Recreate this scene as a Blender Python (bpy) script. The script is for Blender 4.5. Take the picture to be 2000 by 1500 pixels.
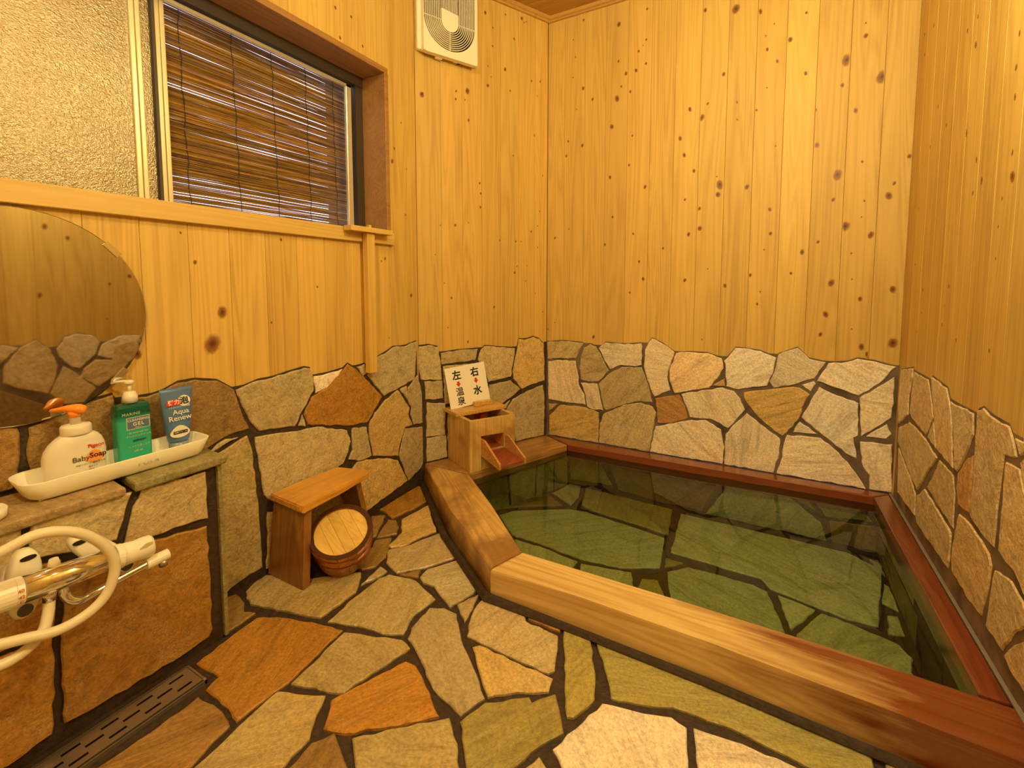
import bpy, bmesh, math, random
from mathutils import Vector, Matrix
random.seed(7)
S = bpy.context.scene
COL = S.collection
for o in list(bpy.data.objects): bpy.data.objects.remove(o)

# ---------------------------------------------------------------- camera
cam_d = bpy.data.cameras.new('camera'); cam = bpy.data.objects.new('camera', cam_d); COL.objects.link(cam)
cam_d.sensor_width = 36; cam_d.sensor_fit = 'HORIZONTAL'
cam_d.lens = 895.75/2000*36
cam_d.shift_x = 0; cam_d.shift_y = (624.8-750)/2000
cam_d.clip_start = .02
cam.location = (0, 0, 1.0)
cam.rotation_euler = (math.radians(90-4.1886), 0, math.radians(29.003))
S.camera = cam

# ---------------------------------------------------------------- world, exposure
W = bpy.data.worlds.new('world'); S.world = W; W.use_nodes = True
bg = W.node_tree.nodes['Background']; bg.inputs[0].default_value = (.74, .76, 1.0, 1); bg.inputs[1].default_value = 3.0
S.view_settings.view_transform = 'Standard'; S.view_settings.look = 'None'
S.view_settings.exposure = -0.06; S.view_settings.gamma = 1.0; S.view_settings.use_curve_mapping = False
S.cycles.use_denoising = True
S.cycles.max_bounces = 9; S.cycles.diffuse_bounces = 5; S.cycles.glossy_bounces = 5
S.cycles.transparent_max_bounces = 16; S.cycles.transmission_bounces = 8
S.cycles.sample_clamp_indirect = 4.0
S.cycles.caustics_refractive = False

LAMP = (1.0, .87, .45)          # warm bulb colour
def lamp_light(name, loc, power, radius):
    d = bpy.data.lights.new(name, 'POINT'); d.energy = power; d.color = LAMP; d.shadow_soft_size = radius
    o = bpy.data.objects.new(name, d); o.location = loc; COL.objects.link(o); return o
def area_light(name, loc, rot, power, sx, sy, color):
    d = bpy.data.lights.new(name, 'AREA'); d.energy = power; d.color = color; d.shape = 'RECTANGLE'; d.size = sx; d.size_y = sy
    o = bpy.data.objects.new(name, d); o.location = loc; o.rotation_euler = rot; COL.objects.link(o); return o

# ---------------------------------------------------------------- materials
def newmat(name):
    m = bpy.data.materials.new(name); m.use_nodes = True
    nt = m.node_tree; nt.nodes.clear()
    out = nt.nodes.new('ShaderNodeOutputMaterial'); b = nt.nodes.new('ShaderNodeBsdfPrincipled')
    nt.links.new(b.outputs[0], out.inputs[0]); return m, nt, b
def N(nt, kind, **kw):
    n = nt.nodes.new('ShaderNode'+kind)
    for k, v in kw.items():
        if k in n.inputs.keys(): n.inputs[k].default_value = v
        else: setattr(n, k, v)
    return n
def L(nt, a, b): nt.links.new(a, b)
def ramp(nt, fac, stops):
    r = nt.nodes.new('ShaderNodeValToRGB'); e = r.color_ramp.elements
    while len(e) > 1: e.remove(e[-1])
    e[0].position, e[0].color = stops[0][0], (*stops[0][1], 1)
    for p, c in stops[1:]:
        x = e.new(p); x.color = (*c, 1)
    L(nt, fac, r.inputs[0]); return r
def mixc(nt, mode, f, a, b):
    m = nt.nodes.new('ShaderNodeMix'); m.data_type = 'RGBA'; m.blend_type = mode
    for val, i in ((f, 0), (a, 6), (b, 7)):
        if hasattr(val, 'is_linked'): L(nt, val, m.inputs[i])
        else: m.inputs[i].default_value = val if i == 0 else (*val, 1)
    return m.outputs[2]
def math_(nt, op, a, b=None):
    m = nt.nodes.new('ShaderNodeMath'); m.operation = op
    for i, v in enumerate((a, b)):
        if v is None: continue
        if hasattr(v, 'is_linked'): L(nt, v, m.inputs[i])
        else: m.inputs[i].default_value = v
    return m.outputs[0]
def bump(nt, b, h, strength, dist=.01, prev=None):
    n = N(nt, 'Bump'); n.inputs['Strength'].default_value = strength; n.inputs['Distance'].default_value = dist
    L(nt, h, n.inputs['Height']); L(nt, n.outputs[0], b.inputs['Normal']); return n
def plain(name, col, rough=.4, metal=0, **kw):
    m, nt, b = newmat(name); b.inputs['Base Color'].default_value = (*col, 1); b.inputs['Roughness'].default_value = rough
    b.inputs['Metallic'].default_value = metal
    for k, v in kw.items(): b.inputs[k].default_value = v
    return m
def objcoord(nt, rnd=True, scale=(1, 1, 1), rot=None):
    tc = N(nt, 'TexCoord'); oi = N(nt, 'ObjectInfo')
    v = tc.outputs['Object']
    if rnd:
        mul = math_(nt, 'MULTIPLY', oi.outputs['Random'], 37.0)
        a = N(nt, 'VectorMath'); a.operation = 'ADD'; L(nt, v, a.inputs[0])
        cx = N(nt, 'CombineXYZ')
        for i in range(3): L(nt, mul, cx.inputs[i])
        if rot:
            vr = N(nt, 'VectorRotate'); vr.rotation_type = 'EULER_XYZ'; L(nt, v, vr.inputs['Vector'])
            rr = N(nt, 'CombineXYZ'); r2 = math_(nt, 'MULTIPLY', oi.outputs['Random'], 61.0)
            for i in range(3):
                if rot[i]: L(nt, r2, rr.inputs[i])
            L(nt, rr.outputs[0], vr.inputs['Rotation']); L(nt, vr.outputs[0], a.inputs[0])
        L(nt, cx.outputs[0], a.inputs[1]); v = a.outputs[0]
    mp = N(nt, 'Mapping'); mp.inputs['Scale'].default_value = scale; L(nt, v, mp.inputs['Vector'])
    return mp.outputs[0], oi, tc
def noise(nt, vec, scale, detail=4, rough=.55, dist=0):
    n = N(nt, 'TexNoise'); n.inputs['Scale'].default_value = scale; n.inputs['Detail'].default_value = detail
    n.inputs['Roughness'].default_value = rough; n.inputs['Distortion'].default_value = dist; L(nt, vec, n.inputs['Vector']); return n.outputs['Fac']

def stone_mat(name, rough, axis, spec=.5, coat=0, scale=0):
    """split quartzite: object colour, drifting stain, thin parallel veins, speckle"""
    m, nt, b = newmat(name)
    v, oi, tc = objcoord(nt, True, (1, 1, 1), rot=axis)
    base = oi.outputs['Color']
    big = noise(nt, v, 5, 3, .6, .6)
    f1 = ramp(nt, big, [(.35, (0, 0, 0)), (.7, (1, 1, 1))]).outputs[0]
    rust = mixc(nt, 'MULTIPLY', 1.0, base, (1.02, .86, .68))
    c = mixc(nt, 'MIX', math_(nt, 'MULTIPLY', f1, .6), base, rust)
    mp = N(nt, 'Mapping'); mp.inputs['Scale'].default_value = (1.6, 9, 9); L(nt, v, mp.inputs['Vector'])
    vein = noise(nt, mp.outputs[0], 3.0, 6, .68, .9)
    f2 = ramp(nt, vein, [(.32, (.50, .47, .42)), (.5, (1, 1, 1)), (.70, (1.25, 1.24, 1.2))]).outputs[0]
    c = mixc(nt, 'MULTIPLY', .62, c, f2)
    sp = noise(nt, v, 120, 3, .7)
    f3 = ramp(nt, sp, [(.34, (.58, .55, .50)), (.52, (1, 1, 1)), (.68, (1.35, 1.35, 1.3))]).outputs[0]
    c = mixc(nt, 'MULTIPLY', .6, c, f3)
    if scale:   # chalky lime deposit left by splashing water
        w = objcoord(nt, False)[0]; a1 = ramp(nt, noise(nt, w, 9, 3, .6), [(.48, (0, 0, 0)), (.66, (1, 1, 1))]).outputs[0]; a2 = ramp(nt, noise(nt, w, 230, 4, .75), [(.48, (0, 0, 0)), (.60, (1, 1, 1))]).outputs[0]
        c = mixc(nt, 'MIX', math_(nt, 'MULTIPLY', math_(nt, 'MULTIPLY', a1, a2), scale), c, (.62, .45, .24))
    L(nt, c, b.inputs['Base Color'])
    rr = ramp(nt, big, [(.3, (rough*.8,)*3), (.7, (min(1, rough*1.25),)*3)]).outputs[0]
    L(nt, rr, b.inputs['Roughness']); b.inputs['Specular IOR Level'].default_value = spec
    if coat: b.inputs['Coat Weight'].default_value = coat; b.inputs['Coat Roughness'].default_value = .22
    h = math_(nt, 'ADD', math_(nt, 'MULTIPLY', noise(nt, v, 11, 6, .62), 1.0), math_(nt, 'MULTIPLY', vein, .5))
    bump(nt, b, h, .8, .014); return m

def wood_mat(name, axis, dark, light, rough=.5, tint=(1, 1, 1), ring=1.0, coat=0, stain=None, useobj=True, bumpv=.12):
    """grain runs along one object axis (0,1,2)"""
    m, nt, b = newmat(name)
    sc = [11, 11, 11]; sc[axis] = .55
    v, oi, tc = objcoord(nt, True, tuple(sc))
    warp = noise(nt, v, .8, 3, .55, .8)
    w = N(nt, 'TexNoise'); L(nt, v, w.inputs['Vector']); w.inputs['Scale'].default_value = 1.0; w.inputs['Detail'].default_value = 1.5; w.inputs['Distortion'].default_value = .4
    rings = math_(nt, 'SINE', math_(nt, 'MULTIPLY', w.outputs['Fac'], 75.0))
    rings = math_(nt, 'MULTIPLY_ADD', rings, .5); 
    nt.nodes[-1].inputs[2].default_value = .5
    sc2 = [140, 140, 140]; sc2[axis] = 2.2
    v2, _, _ = objcoord(nt, True, tuple(sc2))
    fine = noise(nt, v2, 1.0, 3, .6)
    t = math_(nt, 'ADD', math_(nt, 'MULTIPLY', rings, .22*ring), math_(nt, 'ADD', math_(nt, 'MULTIPLY', fine, .45), math_(nt, 'MULTIPLY', warp, .62)))
    c = ramp(nt, t, [(.34, light), (.68, tuple((a*.6+d*.4) for a, d in zip(light, dark))), (.98, dark)]).outputs[0]
    if useobj: c = mixc(nt, 'MULTIPLY', 1.0, c, oi.outputs['Color'])
    if stain:
        v3, _, _ = objcoord(nt, True, (3, 3, 3)); s = noise(nt, v3, 1.3, 4, .6, .5)
        f = ramp(nt, s, [(.44, (0, 0, 0)), (.62, (1, 1, 1))]).outputs[0]
        c = mixc(nt, 'MIX', math_(nt, 'MULTIPLY', f, stain[3]), c, stain[:3])
    L(nt, c, b.inputs['Base Color']); b.inputs['Roughness'].default_value = rough
    if coat: b.inputs['Coat Weight'].default_value = coat; b.inputs['Coat Roughness'].default_value = .25
    bump(nt, b, t, bumpv, .004); return m

M = {}
M['stone_wall'] = stone_mat('quartzite_wall', .55, (0, 0, 1))
M['stone_x'] = stone_mat('quartzite_left_wall', .5, (1, 0, 0))
M['stone_y'] = stone_mat('quartzite_back_wall', .55, (0, 1, 0))
M['stone_scale'] = stone_mat('quartzite_lime_scale', .42, (1, 0, 0), .5, .2, .6)
M['stone_floor'] = stone_mat('quartzite_floor_wet', .36, (0, 0, 1), .5, .35)
M['mortar'] = None
m, nt, b = newmat('mortar_dark'); v, oi, tc = objcoord(nt, False)
c = ramp(nt, noise(nt, v, 60, 4), [(.35, (.030, .018, .012)), (.7, (.062, .038, .026))]).outputs[0]
L(nt, c, b.inputs['Base Color']); b.inputs['Roughness'].default_value = .6; bump(nt, b, noise(nt, v, 140, 4), .4, .006); M['mortar'] = m
m, nt, b = newmat('mortar_grey'); v, oi, tc = objcoord(nt, False)
c = ramp(nt, noise(nt, v, 9, 4), [(.35, (.075, .050, .036)), (.65, (.20, .15, .115))]).outputs[0]
L(nt, c, b.inputs['Base Color']); b.inputs['Roughness'].default_value = .75; bump(nt, b, noise(nt, v, 120, 4), .4, .006); M['mortar_grey'] = m
m, nt, b = newmat('mortar_brown'); v, oi, tc = objcoord(nt, False)
L(nt, ramp(nt, noise(nt, v, 12, 4), [(.35, (.10, .065, .042)), (.65, (.24, .165, .11))]).outputs[0], b.inputs['Base Color']); b.inputs['Roughness'].default_value = .75; M['mortar_b'] = m
PINE_D, PINE_L = (.49, .295, .062), (.75, .52, .14)
M['pine_v'] = wood_mat('pine_planks', 2, PINE_D, PINE_L, .58)
M['pine_y'] = wood_mat('pine_trim_y', 1, (.50, .31, .07), (.72, .51, .16), .42, coat=.1)
M['pine_x'] = wood_mat('pine_trim_x', 0, (.38, .19, .045), (.58, .35, .09), .45, coat=.1)
M['reveal'] = wood_mat('pine_reveal', 1, (.24, .115, .035), (.40, .22, .07), .45)
M['rim_x'] = wood_mat('cypress_rim_x', 0, (.46, .21, .055), (.80, .50, .17), .28, coat=.45, ring=1.1)
M['rim_wet'] = wood_mat('cypress_rim_wet', 1, (.12, .022, .008), (.24, .055, .018), .2, coat=.7, ring=1.0)
M['rim_wetx'] = wood_mat('cypress_rim_wet_x', 0, (.12, .024, .009), (.25, .06, .02), .2, coat=.7, ring=1.0)
M['rim_l'] = wood_mat('cypress_rim_left', 0, (.38, .20, .05), (.76, .53, .18), .3, coat=.4, ring=1.2, stain=(.25, .12, .04, .85))
M['box_wood'] = wood_mat('spout_box_wood', 2, (.42, .23, .06), (.78, .56, .19), .4, coat=.2, stain=(.34, .165, .045, .8))
M['lid_wood'] = wood_mat('spout_lid_wood', 0, (.44, .22, .05), (.74, .48, .13), .4, coat=.2)
M['rim_b'] = wood_mat('cypress_rim_box', 0, (.24, .11, .03), (.50, .28, .08), .3, coat=.4, ring=1.2, stain=(.22, .09, .03, .6))
M['trough_side'] = wood_mat('trough_side', 1, (.40, .17, .05), (.66, .36, .12), .3, coat=.4)
M['trough'] = wood_mat('trough_wet', 1, (.16, .03, .014), (.36, .09, .035), .18, coat=.8)
M['stool_top'] = wood_mat('stool_top', 1, (.48, .20, .02), (.86, .48, .08), .3, coat=.4, stain=(.42, .16, .03, .4))
M['stool_leg'] = wood_mat('stool_leg', 2, (.15, .055, .012), (.56, .29, .07), .35, coat=.3, stain=(.13, .035, .01, .6))
M['bucket_top'] = wood_mat('bucket_base', 0, (.60, .36, .08), (.88, .64, .2), .35, coat=.2)
M['bucket_side'] = wood_mat('bucket_stave', 2, (.20, .075, .02), (.56, .27, .08), .3, coat=.4)
M['bucket_rim'] = plain('bucket_rim', (.07, .025, .012), .3)
M['hoop'] = plain('copper_hoop', (.55, .22, .10), .3, 1.0)
M['white'] = plain('white_plastic', (.80, .77, .68), .28)
M['cream'] = plain('cream_plastic', (.90, .88, .74), .35)
M['hose'] = plain('cream_hose', (.80, .74, .55), .35)
M['chrome'] = plain('chrome', (.82, .80, .76), .12, 1.0)
M['steel'] = plain('stainless_grate', (.42, .38, .32), .30, .85)
M['dark'] = plain('dark_void', (.012, .009, .007), .8)
M['alu'] = plain('window_aluminium', (.78, .72, .52), .28, .55)
M['alu_dark'] = plain('window_seal', (.05, .035, .022), .5)
M['orange'] = plain('orange_plastic', (.95, .32, .03), .28)
M['blue'] = plain('blue_tube', (.09, .19, .42), .32)
M['black'] = plain('black_ink', (.012, .011, .010), .5)
M['red'] = plain('red_ink', (.62, .035, .015), .5)
M['ink_orange'] = plain('orange_ink', (.9, .35, .07), .5)
M['ink_blue'] = plain('blue_label', (.10, .17, .30), .4)
M['ink_pale'] = plain('pale_ink', (.62, .66, .50), .5)
M['ink_white'] = plain('white_ink', (.80, .80, .72), .5)
M['ink_dgreen'] = plain('dark_green_ink', (.01, .09, .06), .5)
M['board'] = plain('sign_board', (.93, .92, .84), .35)
M['cap_grey'] = plain('tube_cap', (.22, .27, .34), .3)
M['string'] = plain('black_string', (.02, .015, .02), .7)
M['caulk'] = plain('grey_caulk', (.22, .19, .16), .4)
# gel bottle: clear green plastic, darker band at the top
m, nt, b = newmat('green_gel'); tc = N(nt, 'TexCoord'); sx = N(nt, 'SeparateXYZ'); L(nt, tc.outputs['Object'], sx.inputs[0])
zz = math_(nt, 'ADD', math_(nt, 'MULTIPLY', sx.outputs[2], 6.4), .5)
c = ramp(nt, zz, [(.0, (.03, .46, .33)), (.70, (.04, .48, .37)), (.82, (.004, .14, .10)), (.98, (.003, .10, .08))]).outputs[0]
L(nt, c, b.inputs['Base Color']); b.inputs['Roughness'].default_value = .12; b.inputs['Transmission Weight'].default_value = .12; M['gel'] = m
# mirror: silvered but misted
m, nt, b = newmat('misted_mirror'); b.inputs['Metallic'].default_value = 1; b.inputs['Base Color'].default_value = (.60, .57, .52, 1)
b.inputs['Roughness'].default_value = .03; M['mirror'] = m
M['mirror_edge'] = plain('mirror_edge', (.55, .5, .42), .2, .9)
# pebbled window glass
m, nt, b = newmat('frosted_glass'); tc = N(nt, 'TexCoord'); n1 = noise(nt, tc.outputs['Object'], 330, 2, .5); n2 = noise(nt, tc.outputs['Object'], 150, 2, .5)
b.inputs['Base Color'].default_value = (.27, .205, .09, 1); b.inputs['Roughness'].default_value = .26; b.inputs['Metallic'].default_value = .6; b.inputs['Transmission Weight'].default_value = .25; b.inputs['Coat Weight'].default_value = 1; b.inputs['Coat Roughness'].default_value = .22; b.inputs['Coat IOR'].default_value = 1.8
b.inputs['IOR'].default_value = 1.5; b.inputs['Specular IOR Level'].default_value = .9
bn = bump(nt, b, math_(nt, 'ADD', n1, n2), .8, .0015); L(nt, bn.outputs[0], b.inputs['Coat Normal']); M['frost'] = m
# water: clear, faintly green, mirror-like at a low angle
m = bpy.data.materials.new('bath_water'); m.use_nodes = True; nt = m.node_tree; nt.nodes.clear()
out = N(nt, 'OutputMaterial'); tr = N(nt, 'BsdfTransparent'); tr.inputs[0].default_value = (.57, .69, .46, 1)
gl = N(nt, 'BsdfGlossy'); gl.inputs['Roughness'].default_value = .012; fr = N(nt, 'Fresnel'); fr.inputs[0].default_value = 1.45
mx = N(nt, 'MixShader'); tc = N(nt, 'TexCoord'); nn = noise(nt, tc.outputs['Object'], 5.0, 2, .4)
bp = N(nt, 'Bump'); bp.inputs['Strength'].default_value = .10; bp.inputs['Distance'].default_value = .01; L(nt, nn, bp.inputs['Height'])
L(nt, bp.outputs[0], gl.inputs['Normal']); L(nt, bp.outputs[0], fr.inputs['Normal'])
L(nt, fr.outputs[0], mx.inputs[0]); L(nt, tr.outputs[0], mx.inputs[1]); L(nt, gl.outputs[0], mx.inputs[2]); L(nt, mx.outputs[0], out.inputs[0]); M['water'] = m
# reed
m, nt, b = newmat('blind_reed'); v, oi, tc = objcoord(nt, True, (30, 2.2, 30))
c = ramp(nt, noise(nt, v, 3, 4), [(.3, (.09, .046, .010)), (.6, (.26, .155, .035)), (.8, (.42, .28, .08))]).outputs[0]
L(nt, mixc(nt, 'MULTIPLY', 1.0, c, oi.outputs['Color']), b.inputs['Base Color']); b.inputs['Roughness'].default_value = .45; M['reed'] = m
# knot: dark heart, paler ring, edge fading into the board
m, nt, b = newmat('pine_knot'); uv = N(nt, 'UVMap'); vm = N(nt, 'VectorMath'); vm.operation = 'LENGTH'; L(nt, uv.outputs[0], vm.inputs[0])
nz = noise(nt, uv.outputs[0], 2.2, 3); r_ = math_(nt, 'ADD', vm.outputs['Value'], math_(nt, 'MULTIPLY', math_(nt, 'SUBTRACT', nz, .5), .35))
c = ramp(nt, r_, [(.10, (.09, .030, .008)), (.40, (.22, .085, .018)), (.60, (.36, .17, .04)), (.8, (.54, .31, .08))]).outputs[0]
al = ramp(nt, r_, [(.42, (1, 1, 1)), (.92, (0, 0, 0))]).outputs[0]
L(nt, c, b.inputs['Base Color']); L(nt, al, b.inputs['Alpha']); b.inputs['Roughness'].default_value = .45; M['knot'] = m
m = bpy.data.materials.new('lamp_glass'); m.use_nodes = True; nt = m.node_tree; nt.nodes.clear(); out = N(nt, 'OutputMaterial'); em = N(nt, 'Emission')
em.inputs[0].default_value = (*LAMP, 1); em.inputs[1].default_value = 205; L(nt, em.outputs[0], out.inputs[0]); M['lamp'] = m
m2 = m.copy(); m2.name = 'fill_lamp_glow'; [n for n in m2.node_tree.nodes if n.type == 'EMISSION'][0].inputs[1].default_value = 165; M['fill_glow'] = m2  # weaker glow for the added fill globe
M['brass'] = plain('lamp_bracket', (.25, .2, .13), .4, .8)
M['outside'] = plain('outside_fence', (.10, .06, .045), .8)

# ---------------------------------------------------------------- mesh helpers
def obj(name, me_or_bm, mat=None, parent=None, color=None, recentre=True, smooth=False, mats=None):
    if isinstance(me_or_bm, bmesh.types.BMesh):
        me = bpy.data.meshes.new(name); me_or_bm.to_mesh(me); me_or_bm.free()
    else: me = me_or_bm
    for mm in (mats or ([mat] if mat else [])): me.materials.append(mm)
    o = bpy.data.objects.new(name, me); COL.objects.link(o)
    if recentre and me.vertices:
        xs = [v.co for v in me.vertices]
        c = Vector([(min(p[i] for p in xs)+max(p[i] for p in xs))/2 for i in range(3)])
        me.transform(Matrix.Translation(-c)); o.location = c
    if parent is not None:
        o.parent = parent; o.matrix_parent_inverse = Matrix.Translation(parent.location).inverted() if parent.rotation_euler[:] == (0, 0, 0) else parent.matrix_basis.inverted()
    if color: o.color = (*color, 1)
    if smooth:
        for p in me.polygons: p.use_smooth = True
    return o
def tag(o, label=None, cat=None, group=None, kind=None):
    if label: o['label'] = label
    if cat: o['category'] = cat
    if group: o['group'] = group
    if kind: o['kind'] = kind
    return o
def thing(name, loc, label, cat, group=None):
    o = bpy.data.objects.new(name, None); o.empty_display_size = .05; o.location = loc; COL.objects.link(o)
    return tag(o, label, cat, group)
def prism(bm, pts, z0, z1, f=None):
    """vertical prism over a footprint (counter-clockwise)"""
    f = f or (lambda a, b, h: (a, b, h))
    lo = [bm.verts.new(f(x, y, z0)) for x, y in pts]; hi = [bm.verts.new(f(x, y, z1)) for x, y in pts]
    bm.faces.new(hi); bm.faces.new(lo[::-1]); n = len(pts)
    for i in range(n): bm.faces.new((lo[i], lo[(i+1) % n], hi[(i+1) % n], hi[i]))
def fixn(bm): bmesh.ops.recalc_face_normals(bm, faces=bm.faces); return bm
def box(x0, x1, y0, y1, z0, z1, bev=0, seg=2):
    bm = bmesh.new(); prism(bm, [(x0, y0), (x1, y0), (x1, y1), (x0, y1)], z0, z1)
    if bev: bmesh.ops.bevel(bm, geom=list(bm.edges), offset=bev, segments=seg, affect='EDGES', profile=.6)
    return fixn(bm)
def footprint(pts, z0, z1, bev=0, seg=3):
    bm = bmesh.new(); prism(bm, pts, z0, z1)
    if bev:
        e = [e for e in bm.edges if all(v.co.z > z1-1e-5 for v in e.verts)]
        bmesh.ops.bevel(bm, geom=e, offset=bev, segments=seg, affect='EDGES', profile=.5)
    return fixn(bm)
def lathe(prof, seg=32, cap=True, c=(0, 0, 0)):
    bm = bmesh.new(); rings = []
    for r, z in prof: rings.append([bm.verts.new((c[0]+r*math.cos(2*math.pi*i/seg), c[1]+r*math.sin(2*math.pi*i/seg), c[2]+z)) for i in range(seg)])
    for a, b in zip(rings, rings[1:]):
        for i in range(seg): bm.faces.new((a[i], a[(i+1) % seg], b[(i+1) % seg], b[i]))
    if cap: bm.faces.new(rings[0][::-1]); bm.faces.new(rings[-1])
    return fixn(bm)
def loft(rings, cap=True):
    bm = bmesh.new(); R = [[bm.verts.new(p) for p in r] for r in rings]; n = len(R[0])
    for a, b in zip(R, R[1:]):
        for i in range(n): bm.faces.new((a[i], a[(i+1) % n], b[(i+1) % n], b[i]))
    if cap: bm.faces.new(R[0][::-1]); bm.faces.new(R[-1])
    return fixn(bm)
def tube(path, r, seg=10, cap=True):
    """sweep a circle (radius or list of radii) along a polyline"""
    P = [Vector(p) for p in path]; rs = r if isinstance(r, (list, tuple)) else [r]*len(P); rings = []; up = Vector((0, 0, 1))
    t0 = (P[1]-P[0]).normalized(); u = t0.cross(up)
    if u.length < .05: u = t0.cross(Vector((1, 0, 0)))
    u.normalize()
    for i, p in enumerate(P):
        t = (P[min(i+1, len(P)-1)]-P[max(i-1, 0)]).normalized(); u = (u-t*u.dot(t)).normalized(); w = t.cross(u)
        rings.append([p+(u*math.cos(2*math.pi*k/seg)+w*math.sin(2*math.pi*k/seg))*rs[i] for k in range(seg)])
    return loft(rings, cap)
def spline(pts, n=8, closed=False):
    out = []; P = [Vector(p) for p in pts]; m = len(P)
    for i in range(m-1 if not closed else m):
        g = (lambda k: P[k % m]) if closed else (lambda k: P[max(0, min(m-1, k))])
        a, b, c, d = g(i-1), g(i), g(i+1), g(i+2)
        for k in range(n):
            t = k/n; out.append(.5*((2*b)+(c-a)*t+(2*a-5*b+4*c-d)*t*t+(3*b-a-3*c+d)*t**3))
    if not closed: out.append(P[-1])
    return out
def rrect(cx, cy, hx, hy, r, z, n=5):
    out = []
    for sx, sy, a0 in ((1, 1, 0), (-1, 1, 90), (-1, -1, 180), (1, -1, 270)):
        for k in range(n+1):
            a = math.radians(a0+90*k/n); out.append((cx+sx*(hx-r)+r*math.cos(a), cy+sy*(hy-r)+r*math.sin(a), z))
    return out
def join(*bms):
    a = bmesh.new()
    for b in bms:
        me = bpy.data.meshes.new('t'); b.to_mesh(me); b.free(); a.from_mesh(me); bpy.data.meshes.remove(me)
    return a
def text(body, size, origin, xdir, ydir, mat, parent, name='lettering', bold=0, extrude=.0002, spacing=1.0):
    cu = bpy.data.curves.new(name, 'FONT'); cu.body = body; cu.size = size; cu.align_x = 'CENTER'; cu.align_y = 'CENTER'
    cu.offset = bold; cu.extrude = extrude; cu.space_character = spacing; cu.resolution_u = 3
    to = bpy.data.objects.new('t', cu); COL.objects.link(to)
    bpy.context.view_layer.update(); dg = bpy.context.evaluated_depsgraph_get()
    me = bpy.data.meshes.new_from_object(to.evaluated_get(dg)); bpy.data.objects.remove(to); bpy.data.curves.remove(cu)
    X = Vector(xdir).normalized(); Y = Vector(ydir).normalized(); Z = X.cross(Y)
    Mx = Matrix(((X.x, Y.x, Z.x, origin[0]), (X.y, Y.y, Z.y, origin[1]), (X.z, Y.z, Z.z, origin[2]), (0, 0, 0, 1)))
    me.transform(Mx); me.materials.clear()
    return obj(name, me, mat, parent)
# ---- wall frames: a = along the wall, b = up, h = out of the wall into the room
ABx, ABy, TX, TY, NX, NY = -1.505, 1.755, .4446, .8957, .8957, -.4446
FR = {'A': lambda a, b, h: (-1.505+h, a, b), 'C': lambda a, b, h: (a, 2.492-h, b), 'D': lambda a, b, h: (.505-h, a, b),
      'B': lambda a, b, h: (ABx+a*TX+h*NX, ABy+a*TY+h*NY, b), 'F': lambda a, b, h: (a, b, h-.009), 'K': lambda a, b, h: (-1.330+h, a, b),
      'TB': lambda a, b, h: (a, 2.434-h, b), 'TF': lambda a, b, h: (a, b, -.149+h), 'BACK': lambda a, b, h: (a, -.70+h, b),
      'TD': lambda a, b, h: (.464-h, a, b)}
def inset(P, d):
    n = len(P); out = []
    for i in range(n):
        a, b, c = Vector(P[i-1]), Vector(P[i]), Vector(P[(i+1) % n])
        e1 = (b-a).normalized(); e2 = (c-b).normalized(); n1 = Vector((-e1.y, e1.x)); n2 = Vector((-e2.y, e2.x))
        m = n1+n2; m = m.normalized() if m.length > 1e-4 else n1
        k = d/max(.45, m.dot(n1)); out.append(tuple(b+m*k))
    return out
def roughen(P, amp=.0030, step=.026, rng=random):
    out = []
    for i, p in enumerate(P):
        a, b = Vector(p), Vector(P[(i+1) % len(P)]); e = b-a; ln = e.length; out.append(tuple(a))
        if ln > step*1.2:
            k = min(9, int(ln/step)); nn = Vector((-e.y, e.x)).normalized()
            for j in range(1, k+1): out.append(tuple(a+e*(j/(k+1))+nn*rng.uniform(-amp, amp)))
    return out
PAL = {'d': (.68, .57, .36), 'e': (.68, .54, .31), 'g': (.80, .74, .60), 'k': (.53, .46, .27), 't': (.50, .42, .20), 'y': (.62, .47, .19), 'o': (.47, .245, .040), 'b': (.34, .22, .075),
       'w': (.88, .83, .72), 'r': (.52, .31, .12), 'v': (.42, .375, .12), 'p': (.90, .73, .48)}
def stone(frame, key, poly, parent, mat, thick=.009, jit=.12, rng=random):
    f = FR[frame]; P = roughen([(x/1000, y/1000) for x, y in poly], rng=rng)
    bm = bmesh.new(); h = thick+rng.uniform(-.0015, .001)
    r0 = [bm.verts.new(f(x, y, .0004)) for x, y in P]; r1 = [bm.verts.new(f(x, y, h-.003)) for x, y in P]
    r2 = [bm.verts.new(f(x, y, h)) for x, y in inset(P, .003)]; n = len(P)
    for a, b in ((r0, r1), (r1, r2)):
        for i in range(n): bm.faces.new((a[i], a[(i+1) % n], b[(i+1) % n], b[i]))
    bm.faces.new(r2); bm.faces.new(r0[::-1]); fixn(bm)
    c = PAL[key]; v = 1+rng.uniform(-jit, jit); w = rng.uniform(-.04, .04)
    return obj('stone', bm, mat, parent, (c[0]*v*(1+w), c[1]*v, c[2]*v*(1-w*1.5)))
KSZ = [.0030, .0047, .0068, .0100, .0150, .023]
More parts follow.
